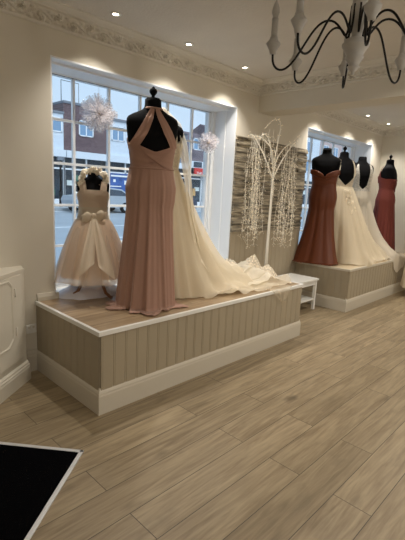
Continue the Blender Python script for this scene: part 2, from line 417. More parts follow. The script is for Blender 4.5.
# local x runs along the face, local y: +y = nn rotated? face normal is local +y
ca = math.atan2(uu.y, uu.x)
def loc2(x, y):
    d = Vector((x, y)) - A; return (d.dot(uu), d.dot(Vector((-uu.y, uu.x))))
Bp = loc2(-.112, D - .002); Cp = loc2(-1.5, D - .002)
m = MB(); m.prism([(0.012, 0), (0, -.012), Bp, Cp, (1.1, 0)], 0, .825); m.build('body', M_cab, cab)
m = MB(); m.prism([(.008, .004), (-.004, -.012), (Bp[0] - .003, Bp[1]), Cp, (1.1, .004)], .825, .845); m.build('worktop', M_cab, cab)
m = MB(); sweep(m, [Bp, (-.002, -.012), (0.01, 0), (1.1, 0)], [(o, z * .9) for o, z in SK[:1]] + [(.028, 0), (.028, .10), (.024, .108), (.024, .118), (.016, .126), (.016, .134), (.008, .142), (0, .145)], [(-.9, -.45), (-.9, .1), (-.15, 1), (0, 1)]); m.build('plinth_skirting', M_cab, cab)
dm = MB(); dm.box(.06, 1.05, .001, .010, .19, .815, bev=.003); dr = dm.build('door', M_cab, cab)
oc = [(.18, .37), (.235, .32), (.88, .32), (.93, .37), (.93, .76), (.89, .80), (.22, .80), (.18, .76)]
m = MB(); n8 = len(oc)
for (ins, y) in ((0, .010),): pass
def inset(poly, d):
    cx = sum(p[0] for p in poly) / len(poly); cz = sum(p[1] for p in poly) / len(poly)
    return [(cx + (x - cx) * (1 - d / .37), cz + (z - cz) * (1 - d / .24)) for x, z in poly]
rows = []
for d, y in ((0, .010), (.003, .014), (.008, .015), (.011, .012), (.014, .013), (.017, .010)): rows.append([(x, y, z) for x, z in inset(oc, d)])
m.grid(rows, 0, False, True); m.build('door_moulding', M_cab, dr)
for z in (.70, .42):
    m = MB(); m.box(.148, .156, .008, .016, z - .03, z + .03, bev=.002); m.tube([(.152, .016, z - .032), (.152, .016, z + .032)], .004); m.build('hinge', M_corn, dr)
sk = thing('wall_socket', 'small white double wall socket between corner cabinet and near platform', 'socket', (-.052, D, .345))
m = MB(); m.box(-.04, .04, -.012, 0, -.035, .035, bev=.004); m.build('face_plate', M_white, sk)
m = MB()
for dx in (-.026, .008): m.box(dx, dx + .016, -.017, -.012, .008, .024, bev=.002)
m.build('rocker_switch', M_cab, sk)

# ------------------------------------------------------------------ entrance mat
u2 = Vector((-.775, -.632)); v2 = Vector((-.632, .775)); Cm = Vector((-.274, -.282))
mt = thing('entrance_mat', 'black ribbed entrance mat in an aluminium frame on the wood floor', 'mat', (Cm.x, Cm.y, 0), math.atan2(u2.y, u2.x))
def loc3(p): return p
# local x along u2, local y = perpendicular (-u2.y,u2.x) = (.632,-.775) = -v2
ml, mw = 1.5, .66
M_mat = mat('black_coir', (7, 7, 9), .95, bump=.6, bscale=240, spec=.03)
m = MB(); nrib = 60
for i in range(nrib):
    y0 = -.02 - i * (mw - .04) / nrib; m.box(.02, ml - .02, y0 - .0085, y0, .001, .007, bev=.002)
m.box(.01, ml - .01, -mw + .01, -.01, .0005, .004)
m.build('mat_pile', M_mat, mt)
for (x0, x1, y0, y1) in ((0, ml, -.022, 0), (0, ml, -mw, -mw + .022), (0, .022, -mw, 0), (ml - .022, ml, -mw, 0)):
    m = MB(); m.box(x0, x1, y0, y1, .0005, .009, bev=.003); m.build('frame_strip', M_alu, mt)

# ------------------------------------------------------------------ white stool
st = thing('step_stool', 'small white wooden bench with lower shelf between the two platforms', 'stool', (2.98, .40, 0))
m = MB(); m.box(0, .52, 0, .42, .388, .412, bev=.005); m.build('seat', M_white, st)
for x in (.02, .465):
    for y in (.015, .37):
        m = MB(); m.box(x, x + .035, y, y + .035, 0, .388, bev=.003); m.build('leg', M_white, st)
m = MB(); m.box(.03, .49, .02, .40, .13, .148, bev=.004); m.build('lower_shelf', M_white, st)
m = MB(); m.box(.03, .49, .022, .040, .33, .388); m.box(.03, .49, .38, .398, .33, .388); m.box(.472, .49, .03, .39, .33, .388); m.box(.03, .048, .03, .39, .33, .388); m.build('apron', M_white, st)

# ------------------------------------------------------------------ dress forms
TZ = [.70, .80, .90, 1.00, 1.06, 1.16, 1.24, 1.30, 1.355, 1.385, 1.405, 1.425, 1.445, 1.47, 1.52]
TA = [.150, .170, .178, .158, .146, .158, .176, .184, .190, .186, .168, .120, .078, .060, .058]
TB = [.120, .132, .135, .112, .104, .118, .130, .122, .104, .090, .078, .070, .064, .058, .056]
def torso(z, k=1.0):
    z = z / k
    a = float(np.interp(z, TZ, TA)) * k; b = float(np.interp(z, TZ, TB)) * k
    return a, b
def tpt(z, th, k=1.0, off=0, kk=1.0):
    a, b = torso(z, k)
    a += off; b += off
    c, s_ = math.cos(th), math.sin(th)
    e = .85
    return (a * math.copysign(abs(c) ** e, c) * kk, b * math.copysign(abs(s_) ** e, s_) * kk + (.012 * k if s_ > 0 and 1.15 < z / k < 1.33 else 0) * s_, z)
def back_pt(x, z, k=1.0, off=.006, side=-1):
    """point on the back (side=-1) or front (+1) of the torso at lateral x"""
    a, b = torso(z, k); a += off; b += off
    r = min(.999, abs(x) / a); c = r ** (1 / .85); s_ = math.sqrt(max(0, 1 - c * c))
    return (x, side * b * s_ ** .85, z)
def form(label, loc, rz, knob=True, k=1.0, group=None, woodlegs=False):
    t = thing('dress_form', label, 'mannequin', loc, rz, group)
    zs = np.linspace(.72, 1.52, 46)
    rows = [[tpt(z * k, 2 * PI * j / 40, k) for j in range(40)] for z in zs]
    m = MB(); m.grid(rows, 0, True, True); m.add(rows[0], [tuple(range(40))[::-1]]); m.add(rows[-1], [tuple(range(40))]); m.build('torso', M_black, t)
    m = MB()
    if knob:
        m.lathe([(.001, 1.52), (.050, 1.521), (.048, 1.532), (.020, 1.538), (.013, 1.552), (.022, 1.562), (.034, 1.578), (.036, 1.592), (.028, 1.606), (.014, 1.614), (.012, 1.622), (.001, 1.628)], n=20)
        m.v = [(x * k * (1 if z < 1.534 else .8), y * k * (1 if z < 1.534 else .7), (1.52 + (z - 1.52) * .85) * k) for x, y, z in m.v]
        m.build('neck_finial', M_black, t)
    else:
        m.lathe([(.001, 1.518), (.054, 1.519), (.054, 1.528), (.05, 1.532), (.001, 1.533)], n=20)
        m.v = [(x * k, y * k, z * k) for x, y, z in m.v]
        m.build('neck_cap', M_black, t)
    m = MB()
    if woodlegs:
        m.tube([(0, 0, .18), (0, 0, .72 * k)], .014); m.build('pole', M_wood, t)
        for a in (2.05, 4.15, 0.0):
            c_, s_ = math.cos(a - PI / 2 - rz + .3), math.sin(a - PI / 2 - rz + .3)
            m = MB(); m.tube([(c_ * .0, s_ * .0, .24), (c_ * .05, s_ * .05, .21), (c_ * .09, s_ * .09, .12), (c_ * .13, s_ * .13, .045), (c_ * .19, s_ * .19, .012)], [.013, .015, .014, .013, .012]); m.build('leg', M_wood, t)
    else:
        m.tube([(0, 0, .02), (0, 0, .74)], .014); m.build('pole', M_iron, t)
        m = MB(); m.lathe([(.001, 0), (.15, 0), (.15, .008), (.04, .018), (.015, .03), (.001, .03)], n=24); m.build('base', M_iron, t)
    return t

def bodice(mb, k, ztop, zbot, off=.009, nz=14, nt=72, ruch=0, kk=1.0, rr=None):
    rows = []
    for i in range(nz + 1):
        row = []
        for j in range(nt):
            th = 2 * PI * j / nt; zt = ztop(th); z = zbot + (zt - zbot) * i / nz
            o_ = off + ruch * math.sin(z * 160 + 5 * math.cos(th)) * .5
            row.append(tpt(z, th, k, o_, kk))
        rows.append(row)
    mb.grid(rows, 0, True, True)
def ribbon(mb, L_, R_, k, off=.010, side=-1, n=10, ztw=None):
    """strap lying on the torso between two outline polylines of (x,z)"""
    def samp(P_, t):
        t *= len(P_) - 1; i = min(int(t), len(P_) - 2); f_ = t - i
        return (P_[i][0] * (1 - f_) + P_[i + 1][0] * f_, P_[i][1] * (1 - f_) + P_[i + 1][1] * f_)
    rows = []
    for i in range(n * 2 + 1):
        t = i / (n * 2); a = samp(L_, t); b = samp(R_, t)
        rows.append([back_pt((a[0] + (b[0] - a[0]) * q / 6) * k, (a[1] + (b[1] - a[1]) * q / 6) * k, k, off + .003 * math.sin(q * 2.1), side) for q in range(7)])
    mb.grid(rows, 0, True)

def skirt(mb, k, z0, hem, folds=12, amp=.03, seed=1, n=26, nt=150, sag=0, pool=0, off=.011, zfloor=.006, flare=1.15, bumps=.0, edge=None, hip=True, zhem=0, tw=0.0, rot=0.0):
    """hem(th) -> horizontal radius of the hem measured from the axis"""
    r_ = random.Random(seed); ph = [r_.uniform(0, 2 * PI) for _ in range(6)]
    def fold(th):
        s_ = .5 * math.sin(folds * th + ph[0] + .9 * math.sin(2 * th + ph[3])) + .32 * math.sin(int(folds * 1.7) * th + ph[1]) + .25 * math.sin(int(folds * 2.6) * th + ph[2])
        return s_
    rows = []
    for i in range(n + 1):
        t = i / n; row = []
        for j in range(nt):
            th = 2 * PI * j / nt
            x0, y0, _ = tpt(z0, th, k, off)
            r0 = math.hypot(x0, y0); an = math.atan2(y0, x0)
            R = hem(an + rot)
            ex = max(0, R - .38)
            q = 1 + sag * min(ex, 1.5)
            tt = t
            zz = zhem + (z0 - zhem) * (1 - tt) ** q
            rt = tt ** flare if ex <= 0 else tt ** (flare * (1 - min(.25, ex * .15)))
            r = r0 + (R - r0) * rt
            if hip:  # follow the hips at the top
                if z0 - zz < .35 * k and zz > .72 * k:
                    xh, yh, _ = tpt(zz, th, k, off); r = max(r, math.hypot(xh, yh))
            f_ = fold(an + tw * t)
            r += amp * (t ** .8) * f_ * (1 + ex * .6)
            x, y = r * math.cos(an), r * math.sin(an)
            if bumps and zz < .3:
                w_ = min(1, (.3 - zz) / .2) * min(1, max(0, (r - .3) / .2))
                nb_ = noise.fractal(Vector((x * 5 + seed, y * 5, seed)), 1, 2, 3)
                zz += bumps * w_ * max(0, nb_ + .35)
            zz = max(zz, zfloor)
            if rot: x, y = x * math.cos(rot) - y * math.sin(rot), x * math.sin(rot) + y * math.cos(rot)
            if edge: x, y, zz = edge(x, y, zz)
            row.append((x, y, zz))
        rows.append(row)
    if pool:
        last = rows[-1]
        for q in range(1, 4):
            row = []
            for j, (x, y, z_) in enumerate(last):
                an = math.atan2(y, x); r = math.hypot(x, y) + pool * q / 3 * (.55 + .45 * math.sin(5 * an + ph[4]) + .25 * math.sin(11 * an + ph[5]))
                row.append((r * math.cos(an), r * math.sin(an), zfloor + .012 * (1 - q / 3) + .006 * abs(math.sin(23 * an + q))))
            rows.append(row)
    mb.grid(rows, 0, True, True)

def facing(x, y, extra=0):
    """rotation that turns the back of a form (local -y) to the camera side"""
    d = Vector((x + 1.332, y + 2.144)); return math.atan2(d.y, d.x) - PI / 2 + extra

# --- pink chiffon bridesmaid gown
px_, py_ = .645, .335
rz = facing(px_, py_, .20)
form('black dress form with heart finial wearing the dusty pink gown', (px_, py_, H), rz, True)
M_pink = cloth('dusty_pink_chiffon', (178, 140, 122), 1, .22, sheen=.2)
g = thing('bridesmaid_gown', 'long dusty pink halter gown with open keyhole back on the near platform', 'dress', (px_, py_, H), rz)
def wrap(a): return (a + PI) % (2 * PI) - PI
def zt_pink(th):
    d = abs(wrap(th + PI / 2))       # 0 at centre back
    return 1.15 + .06 * min(1, d / .95) if d < 1.5 else 1.21 + .05 * min(1, (d - 1.5) / .6)
m = MB(); bodice(m, 1, zt_pink, 1.035, .010, 16, 90, ruch=.002); m.build('bodice', M_pink, g)
for s_ in (-1, 1):
    m = MB(); ribbon(m, [(s_ * .030, 1.455), (s_ * .060, 1.40), (s_ * .125, 1.29), (s_ * .182, 1.19)], [(s_ * .002, 1.445), (s_ * .016, 1.38), (s_ * .056, 1.28), (s_ * .112, 1.185)], 1, .012); m.build('halter_strap', M_pink, g)
    m = MB(); ribbon(m, [(s_ * .155, 1.20), (s_ * .08, 1.13), (-s_ * .02, 1.07), (-s_ * .10, 1.045)], [(s_ * .10, 1.165), (s_ * .02, 1.10), (-s_ * .08, 1.04), (-s_ * .13, 1.03)], 1, .014); m.build('wrap_pleat', M_pink, g)
m = MB(); m.tube([back_pt(.058 * math.sin(a), 1.452 + .004 * math.cos(a), 1, .006, -1) if math.cos(a) > 0 else back_pt(.058 * math.sin(a), 1.452, 1, .006, 1) for a in np.linspace(0, 2 * PI, 33)], .006, 6); m.build('neck_band', M_pink, g)
m = MB(); m.tube([tpt(1.035, a, 1, .012) for a in np.linspace(0, 2 * PI, 41)], .006, 6); m.build('waist_seam', M_pink, g)
m = MB(); skirt(m, 1, 1.04, lambda a: .225 + .03 * math.cos(a - 3.4), 11, .021, 3, 30, 220, pool=.09, flare=1.25); m.build('skirt', M_pink, g)

# --- flower girl dress
gx, gy = .43, .79
rz = facing(gx, gy, .02); kg = .66
form('small black child dress form on wooden tripod legs wearing the champagne dress', (gx, gy, H), rz, False, kg, woodlegs=True)
M_champ = cloth('champagne_satin', (214, 192, 168), 1, .3, sheen=.2, rough=.45)
M_peach = cloth('peach_organza', (244, 226, 204), .72, .5, rough=.45)
M_sash = cloth('ivory_satin', (226, 212, 190), .85, .35, rough=.4)
M_tull = cloth('white_tulle', (240, 240, 242), .42, .5)
g = thing('flower_girl_dress', 'short champagne flower girl dress with large ivory sash bow by the window', 'dress', (gx, gy, H), rz)
wz = .645
m = MB(); bodice(m, kg, lambda th: .862 if abs(wrap(th + PI / 2)) < .5 else .855 - .045 * min(1, max(0, 1 - abs(abs(wrap(th + PI / 2)) - 1.57) / .7)), wz, .010, 14, 80, ruch=.003); m.build('bodice', M_champ, g)
for s_ in (-1, 1):
    for sd in (-1, 1):
        m = MB(); ribbon(m, [(s_ * .105 / kg, .92 / kg), (s_ * .10 / kg, .83 / kg)], [(s_ * .060 / kg, .93 / kg), (s_ * .045 / kg, .83 / kg)], kg, .009, sd, 4); m.build('shoulder_strap', M_champ, g)
m = MB(); skirt(m, kg, wz, lambda a: .25 + .01 * math.cos(2 * a), 7, .016, 8, 18, 120, hip=False, zhem=.18, flare=.8); m.build('underskirt', cloth('peach_satin', (232, 206, 180), 1, .35, rough=.45), g)
m = MB(); skirt(m, kg, wz, lambda a: .295 + .012 * math.cos(2 * a), 8, .022, 5, 20, 140, hip=False, zhem=.15, flare=.72); m.build('organza_overskirt', M_peach, g)
m = MB(); skirt(m, kg, wz - .02, lambda a: .305 + .012 * math.cos(2 * a), 9, .02, 6, 14, 140, hip=False, zhem=.138, flare=.75, off=.014); m.build('tulle_layer', cloth('hem_tulle', (245, 240, 236), .25, .5), g)
m = MB(); rows = [[tpt(wz + .035 + dz, 2 * PI * j / 60, kg, .016 + .002 * math.sin(dz * 260)) for j in range(60)] for dz in np.linspace(-.05, .05, 8)]; m.grid(rows, 0, True, True); sash = m.build('sash', M_sash, g)
yb = -torso(wz, kg)[1] - .02
bow = MB()
for s_ in (-1, 1):
    rows = []
    for i in range(11):
        t = i / 10; w = .010 + .032 * math.sin(PI * min(1, t * 1.15) * .85); x = s_ * (.008 + .085 * t)
        zc = wz + .015 + .012 * t - (.03 * t if s_ < 0 else 0)
        rows.append([(x, yb - .018 * math.sin(PI * t) * math.cos(a) - .004, zc + w * math.sin(a)) for a in np.linspace(0, 2 * PI, 13)[:-1]])
    bow.grid(rows, 0, True, True)
bow.build('bow_loop', M_sash, sash)
m = MB(); m.ball((0, yb - .012, wz + .018), .022, 10, 8, sc=(1, .7, 1.1)); m.build('bow_knot', M_sash, sash)
for (x1_, w1_, zb_) in ((-.055, .040, .27), (.095, .045, .24)):
    m = MB(); rows = []
    for i in range(15):
        t = i / 14; cx_ = x1_ * t ** .9; w = .014 + w1_ * t ** .8; z_ = wz + .01 - (wz - zb_) * t
        yy = -(torso(wz, kg)[1] + .03 + (.30 - torso(wz, kg)[1]) * t ** .85)
        cut = .03 * t ** 12
        rows.append([(cx_ + w * q, yy - .008 * math.sin(q * 5 + 3 * t), z_ + cut * abs(q) * 0 - (.05 * (q * (1 if x1_ > 0 else -1)) * t ** 10)) for q in np.linspace(-1, 1, 9)])
    m.grid(rows, 0, True); m.build('sash_tail', M_sash, sash)
# white cloth heap under the child form
m = MB(); rows = []
for i in range(17):
    rr = i / 16; row = []
    for j in range(56):
        a = 2 * PI * j / 56; w_ = 1 + .16 * noise.noise(Vector((2 * math.cos(a), 2 * math.sin(a), 4)))
        x, y = .30 * rr * w_ * math.cos(a), .21 * rr * w_ * math.sin(a)
        h_ = .07 * (1 - rr ** 2.5) * (1 + .7 * noise.fractal(Vector((x * 11, y * 11, 3)), 1, 2, 3)) + .004
        row.append((x, y, h_ if i < 16 else .001))
    rows.append(row)
m.grid(rows, 0, True, True)
o = m.build('white_throw', cloth('white_fleece', (236, 236, 244), 1, .2), None, (.465, .90, H), -.0); tag(o, 'crumpled white fabric throw on the window board under the child dress', 'fabric')
# flower crown on the child form's neck
M_petal = mat('cream_petals', (240, 230, 210), .7); M_petal2 = mat('peach_petals', (232, 200, 166), .7); M_leaf = mat('white_leaf', (214, 214, 196), .7)
fc = thing('flower_crown', 'cream and peach flower crown around the child form neck', 'flower crown', (gx, gy, H + .915), rz)
m = MB(); m.tube([(.096 * math.cos(a), -.045 - .012 * math.sin(a), .022 + .072 * math.sin(a)) for a in np.linspace(0, 2 * PI, 40)], .006, 6); m.build('wire_ring', M_leaf, fc)
def flower(mb, r):
    for q in range(2):
        for p in range(6):
            a = p * PI / 3 + q * .5; rr = r * (1 - .35 * q)
            mb.ball((rr * .55 * math.cos(a), rr * .55 * math.sin(a), .004 * q + .003), rr * .5, 7, 5, sc=(1, 1, .35))
    mb.ball((0, 0, r * .25), r * .3, 7, 5)
fm = MB(); flower(fm, .028); f0 = fm.build('flower', M_petal, fc); fm = MB(); flower(fm, .028); f1 = fm.build('flower', M_petal2, fc)
cnt = 0
for i in range(30):
    a = i * 2 * PI / 30 + rnd.uniform(-.08, .08)
    src = f1 if (i % 30) in (24, 25, 26, 27) else f0
    if i == 0: fo = f0
    elif i == 24: fo = f1
    else: fo = src.copy(); COL.objects.link(fo)
    d_ = rnd.uniform(-.012, .012)
    # ring stands up around the neck opening like a wreath tipped backwards
    wx = .098 * math.cos(a); wz_ = .072 * math.sin(a) + .022; wy = -.045 - .012 * math.sin(a)
    fo.location = (wx * .95 + d_, wy + rnd.uniform(-.012, .008), wz_ + rnd.uniform(-.008, .008)); fo.rotation_euler = (PI / 2 + rnd.uniform(-.6, .6), rnd.uniform(-.6, .6), rnd.uniform(0, 3))
# --- bridal gown with veil and long train
bx, by = .97, .63
rz = facing(bx, by, -.25)
form('black dress form hidden behind the pink gown, wearing the lace bridal gown', (bx, by, H), rz, False)
M_ivory = cloth('ivory_lace', (236, 222, 196), .8, .3, lace=1, lscale=90)
M_ivtul = cloth('ivory_tulle', (240, 228, 204), .6, .45)
M_veil = cloth('veil_tulle', (248, 240, 222), .74, .45)
M_lining = cloth('ivory_lining', (234, 222, 198), 1, .35)
g = thing('bridal_gown', 'ivory lace bridal gown with long tulle train spread along the near platform', 'dress', (bx, by, H), 0)
def rot_rows(mb, a):
    c_, s_ = math.cos(a), math.sin(a); mb.v = [(x * c_ - y * s_, x * s_ + y * c_, z) for x, y, z in mb.v]; return mb
m = MB(); bodice(m, 1, lambda th: 1.20 + .07 * min(1, abs(wrap(th + PI / 2)) / 1.2), 1.03, .011, 14, 72); rot_rows(m, rz).build('bodice', M_ivory, g)
for s_ in (-1, 1):
    m = MB(); ribbon(m, [(s_ * .165, 1.24), (s_ * .155, 1.36), (s_ * .13, 1.405)], [(s_ * .11, 1.22), (s_ * .115, 1.36), (s_ * .10, 1.415)], 1, .010, -1, 8); rot_rows(m, rz).build('shoulder_strap', M_ivory, g)
    m = MB(); ribbon(m, [(s_ * .165, 1.24), (s_ * .155, 1.36), (s_ * .13, 1.405)], [(s_ * .11, 1.22), (s_ * .115, 1.36), (s_ * .10, 1.415)], 1, .010, 1, 8); rot_rows(m, rz).build('shoulder_strap', M_ivory, g)
# hem outline in plan (metres from the form axis), world directions
PTS1 = [(-PI, .30), (-2.4, .28), (-1.9, .33), (-1.45, .42), (-1.0, .62), (-.70, .92), (-.42, 1.42), (-.27, 1.52), (-.10, 1.46), (.02, 1.20), (.18, .75), (.4, .45), (.8, .30), (1.5, .27), (2.4, .27), (PI, .30)]
def hem1(a): return float(np.interp(wrap(a), [p[0] for p in PTS1], [p[1] for p in PTS1]))
def skirt_world(mb, **kw): skirt(mb, **kw)
def edge1(x, y, z):
    X_, Y_ = x + bx, y + by
    if X_ > 2.41 and z < .6:
        ex = X_ - 2.41; return (2.41 - bx + .01 + ex * .2, y, z - ex * .95)
    if Y_ < -.02 and z < .5:
        ex = -.02 - Y_; return (x, -.022 - by - ex * .05, z - ex)
    return x, y, z
m = MB(); skirt(m, 1, 1.04, lambda a: min(hem1(a) * .86, 1.2), 9, .02, 21, 34, 180, sag=2.6, bumps=.04, flare=1.0, edge=edge1, rot=rz); m.build('skirt_lining', M_lining, g)
m = MB(); skirt(m, 1, 1.045, hem1, 11, .028, 23, 40, 220, sag=2.4, bumps=.08, flare=1.0, edge=edge1, rot=rz, off=.02, zfloor=.014); m.build('tulle_train', M_ivtul, g)

v = thing('bridal_veil', 'sheer cathedral veil falling from the bridal form and heaped at platform end', 'veil', (bx, by, H), 0)
m = MB(); rows = []
far_rail = [(.05, .05, 1.545), (.22, .01, 1.46), (.30, 0, 1.30), (.35, -.01, 1.02), (.38, -.02, .74), (.52, -.03, .46), (.80, -.05, .22), (1.05, -.03, .14), (1.25, -.02, .16), (1.38, -.05, .06)]
near_rail = [(-.05, -.05, 1.54), (.02, -.13, 1.40), (.04, -.19, 1.22), (.07, -.24, .95), (.10, -.28, .65), (.16, -.33, .35), (.35, -.42, .10), (.65, -.47, .04), (1.0, -.47, .04), (1.30, -.45, .04)]
nL = 60; tck = np.linspace(0, 1, 10)
for i in range(nL + 1):
    t = i / nL
    a_ = [float(np.interp(t, tck, [c[q] for c in far_rail])) for q in range(3)]; b_ = [float(np.interp(t, tck, [c[q] for c in near_rail])) for q in range(3)]
    row = []
    for j in range(41):
        q = j / 40; p_ = [a_[c] * (1 - q) + b_[c] * q for c in range(3)]
        f_ = (.016 * math.sin(q * 22 + 2 * t) + .009 * math.sin(q * 41 + 5)) * min(1, .3 + t * 2)
        blg = .06 * math.sin(PI * q)
        x_, y_, z_ = p_[0] - .3 * blg + f_ * .7, p_[1] - blg * (t < .6) + f_ * .7, p_[2]
        if t > .6: z_ += .22 * (t - .6) * max(0, noise.fractal(Vector((p_[0] * 5, q * 3, 7)), 1, 2, 3) + .25)
        row.append(edge1(x_, y_, max(z_, .03)))
    rows.append(row)
m.grid(rows, 0, True); m.build('veil_tulle', M_veil, v)
m = MB()
for (hx, hy, hr, hh, sd) in ((1.02, .04, .20, .15, 3), (1.27, -.08, .15, .19, 9), (1.33, -.22, .16, .11, 5)):
    rows = []
    for i in range(15):
        rr = hr * (1 - i / 14) + .004
        rows.append([(hx + rr * math.cos(a) * (1 + .2 * noise.noise(Vector((3 * math.cos(a), 3 * math.sin(a), sd)))), hy + rr * math.sin(a) * .8, .02 + hh * (1 - (rr / hr) ** 2) * (1 + .35 * noise.noise(Vector((rr * 14, 4 * math.cos(a), 4 * math.sin(a) + sd)))) + .008 * math.sin(9 * a + sd)) for a in np.linspace(0, 2 * PI, 41)[:-1]])
    m.grid(rows, 0, True, True)
m.build('heaped_tulle', cloth('heaped_tulle', (246, 236, 218), .6, .5, lace=.6, lscale=40), v)
# corner of tulle hanging over the front edge
m = MB(); rows = []
for i in range(9):
    t = i / 8; rows.append([(1.02 + .16 * (q * (1 - t * .75) + .1 * t), -by - .026 - .006 * math.sin(q * 9), .012 - .125 * t + .01 * math.sin(q * 7)) for q in np.linspace(-1, 1, 13)])
rows.insert(0, [(p[0], -by + .06, .02) for p in rows[0]])
m.grid(rows, 0, True); m.build('hanging_corner', cloth('corner_tulle', (240, 228, 204), .35, .4), v)

# --- far platform gowns
def strapless(th, base=1.20, dip=.04): return base + dip * math.cos(2 * wrap(th + PI / 2)) * -1
rx, ry = 3.89, .68; rz = facing(rx, ry)
form('black dress form with bare shoulders wearing the rust satin gown', (rx, ry, H), rz, False)
M_rust = cloth('rust_satin', (100, 52, 30), 1, .06, rough=.38)
g = thing('rust_gown', 'off-shoulder rust brown satin gown at the left end of the far platform', 'dress', (rx, ry, H), rz)
m = MB(); bodice(m, 1, lambda th: 1.20 - .035 * max(0, 1 - abs(wrap(th + PI / 2)) / .7), 1.03, .012, 14, 72, ruch=.003); m.build('bodice', M_rust, g)
for s_ in (-1, 1):
    m = MB(); rows = []
    for i in range(13):
        t = i / 12; cx_ = s_ * (.02 + .165 * t); cz_ = 1.155 + .065 * t ** .8
        w = .030 + .01 * math.sin(PI * t)
        yb_ = back_pt(min(abs(cx_), .172) * s_, cz_, 1, .02)[1]
        rows.append([(cx_ + .008 * math.cos(a) * s_, yb_ + .014 * math.cos(a) - .008, cz_ + w * math.sin(a)) for a in np.linspace(0, 2 * PI, 13)[:-1]])
    m.grid(rows, 0, True, True); m.build('off_shoulder_drape', M_rust, g)
def hem_r(a):  # local angles, -pi/2 is the camera side
    return .225 + .10 * max(0, math.cos(a + PI / 2 - .7)) ** 2 + .12 * max(0, math.cos(a + PI / 2 + 1.2)) ** 3
m = MB(); skirt(m, 1, 1.04, hem_r, 7, .013, 31, 28, 160, pool=.04, sag=1, flare=2.0); m.build('skirt', M_rust, g)

ix, iy = 4.37, .67; rz = facing(ix, iy, .5)
form('black dress form with knob wearing the ivory gown with shoulder straps', (ix, iy, H), rz, True)
g = thing('ivory_gown', 'ivory tulle bridal gown with lace bodice and sweeping train beside rust gown', 'dress', (ix, iy, H), 0)
m = MB(); bodice(m, 1, lambda th: 1.07 + .16 * min(1, abs(wrap(th + PI / 2)) / 1.0), 1.02, .011, 14, 72); rot_rows(m, rz).build('lace_bodice', M_ivory, g)
for s_ in (-1, 1):
    for sd in (-1, 1):
        m = MB(); ribbon(m, [(s_ * .160, 1.22), (s_ * .128, 1.34), (s_ * .108, 1.41)], [(s_ * .118, 1.15), (s_ * .100, 1.34), (s_ * .085, 1.418)], 1, .016, sd, 8); rot_rows(m, rz).build('shoulder_strap', M_lining, g)
PTS2 = [(-PI, .33), (-2.6, .42), (-2.1, .60), (-1.7, .62), (-1.35, .60), (-1.0, .66), (-.7, .85), (-.45, 1.20), (-.28, 1.32), (-.1, .9), (.1, .45), (.6, .30), (1.5, .28), (2.5, .30), (PI, .33)]
def hem2(a): return float(np.interp(wrap(a), [p[0] for p in PTS2], [p[1] for p in PTS2]))
def edge_far(cx_, cy_):
    def e_(x, y, z):
        X_, Y_ = x + cx_, y + cy_
        if Y_ < .082 and z < .5:
            ex = .082 - Y_; return (x, .079 - cy_ - ex * .05, z - ex)
        return x, y, z
    return e_
M_ivtul2 = cloth('cream_tulle', (238, 226, 202), .7, .4)
m = MB(); skirt(m, 1, 1.04, lambda a: hem2(a) * .85, 9, .02, 41, 30, 160, sag=1.6, bumps=.03, flare=1.0, edge=edge_far(ix, iy), rot=rz); m.build('skirt_lining', M_lining, g)
m = MB(); skirt(m, 1, 1.045, hem2, 12, .03, 42, 34, 200, sag=1.4, bumps=.06, flare=.95, edge=edge_far(ix, iy), rot=rz, off=.02, zfloor=.012); m.build('tulle_skirt', M_ivtul2, g)
r2_ = random.Random(5); m = MB()
for p in range(5): m.ball((.012 * math.cos(p * 1.257), .012 * math.sin(p * 1.257), 0), .010, 6, 4, sc=(1, 1, .4))
ap = m.build('lace_flower', mat('lace_thread', (232, 220, 196), .8), g)
for i in range(46):   # lace flowers running down the back
    t = r2_.random(); a = -2.15 + 1.0 * t + r2_.uniform(-.25, .25); z_ = 1.0 - .85 * t
    rr = .17 + (hem2(a) - .17) * ((1 - z_) ** 1.25) * .78 + .02
    o = ap if i == 0 else ap.copy()
    if i: COL.objects.link(o)
    o.location = (rr * math.cos(a), rr * math.sin(a), z_); o.rotation_euler = (0, PI / 2, a)

jx, jy = 5.09, .72; rz = facing(jx, jy, .45)
form('black dress form with flat neck wearing the low-back white lace gown', (jx, jy, H), rz, False)
g = thing('lace_gown', 'fitted white lace gown with open back, behind the ivory tulle gown', 'dress', (jx, jy, H), 0)
M_lace2 = cloth('white_lace', (224, 218, 206), .75, .3, lace=1)
m = MB(); bodice(m, 1, lambda th: 1.04 + .19 * min(1, abs(wrap(th + PI / 2)) / 1.1), 1.0, .011, 14, 72); rot_rows(m, rz).build('lace_bodice', M_lace2, g)
for s_ in (-1, 1):
    for sd in (-1, 1):
        m = MB(); ribbon(m, [(s_ * .165, 1.20), (s_ * .135, 1.34), (s_ * .115, 1.40)], [(s_ * .06, 1.08), (s_ * .090, 1.34), (s_ * .085, 1.418)], 1, .014, sd, 8); rot_rows(m, rz).build('lace_strap', M_lace2, g)
PTS3 = [(-PI, .28), (-2.2, .28), (-1.62, .34), (-1.45, .80), (-1.2, .90), (-1.0, .93), (-.8, .92), (-.6, .92), (-.4, .75), (-.25, .55), (.1, .32), (1, .27), (PI, .28)]
def hem3(a): return float(np.interp(wrap(a), [p[0] for p in PTS3], [p[1] for p in PTS3]))
m = MB(); skirt(m, 1, 1.01, hem3, 10, .025, 52, 32, 180, sag=2.0, bumps=.04, flare=1.35, edge=edge_far(jx, jy), rot=rz, zfloor=.01); m.build('skirt', cloth('white_crepe', (226, 216, 198), 1, .35), g)

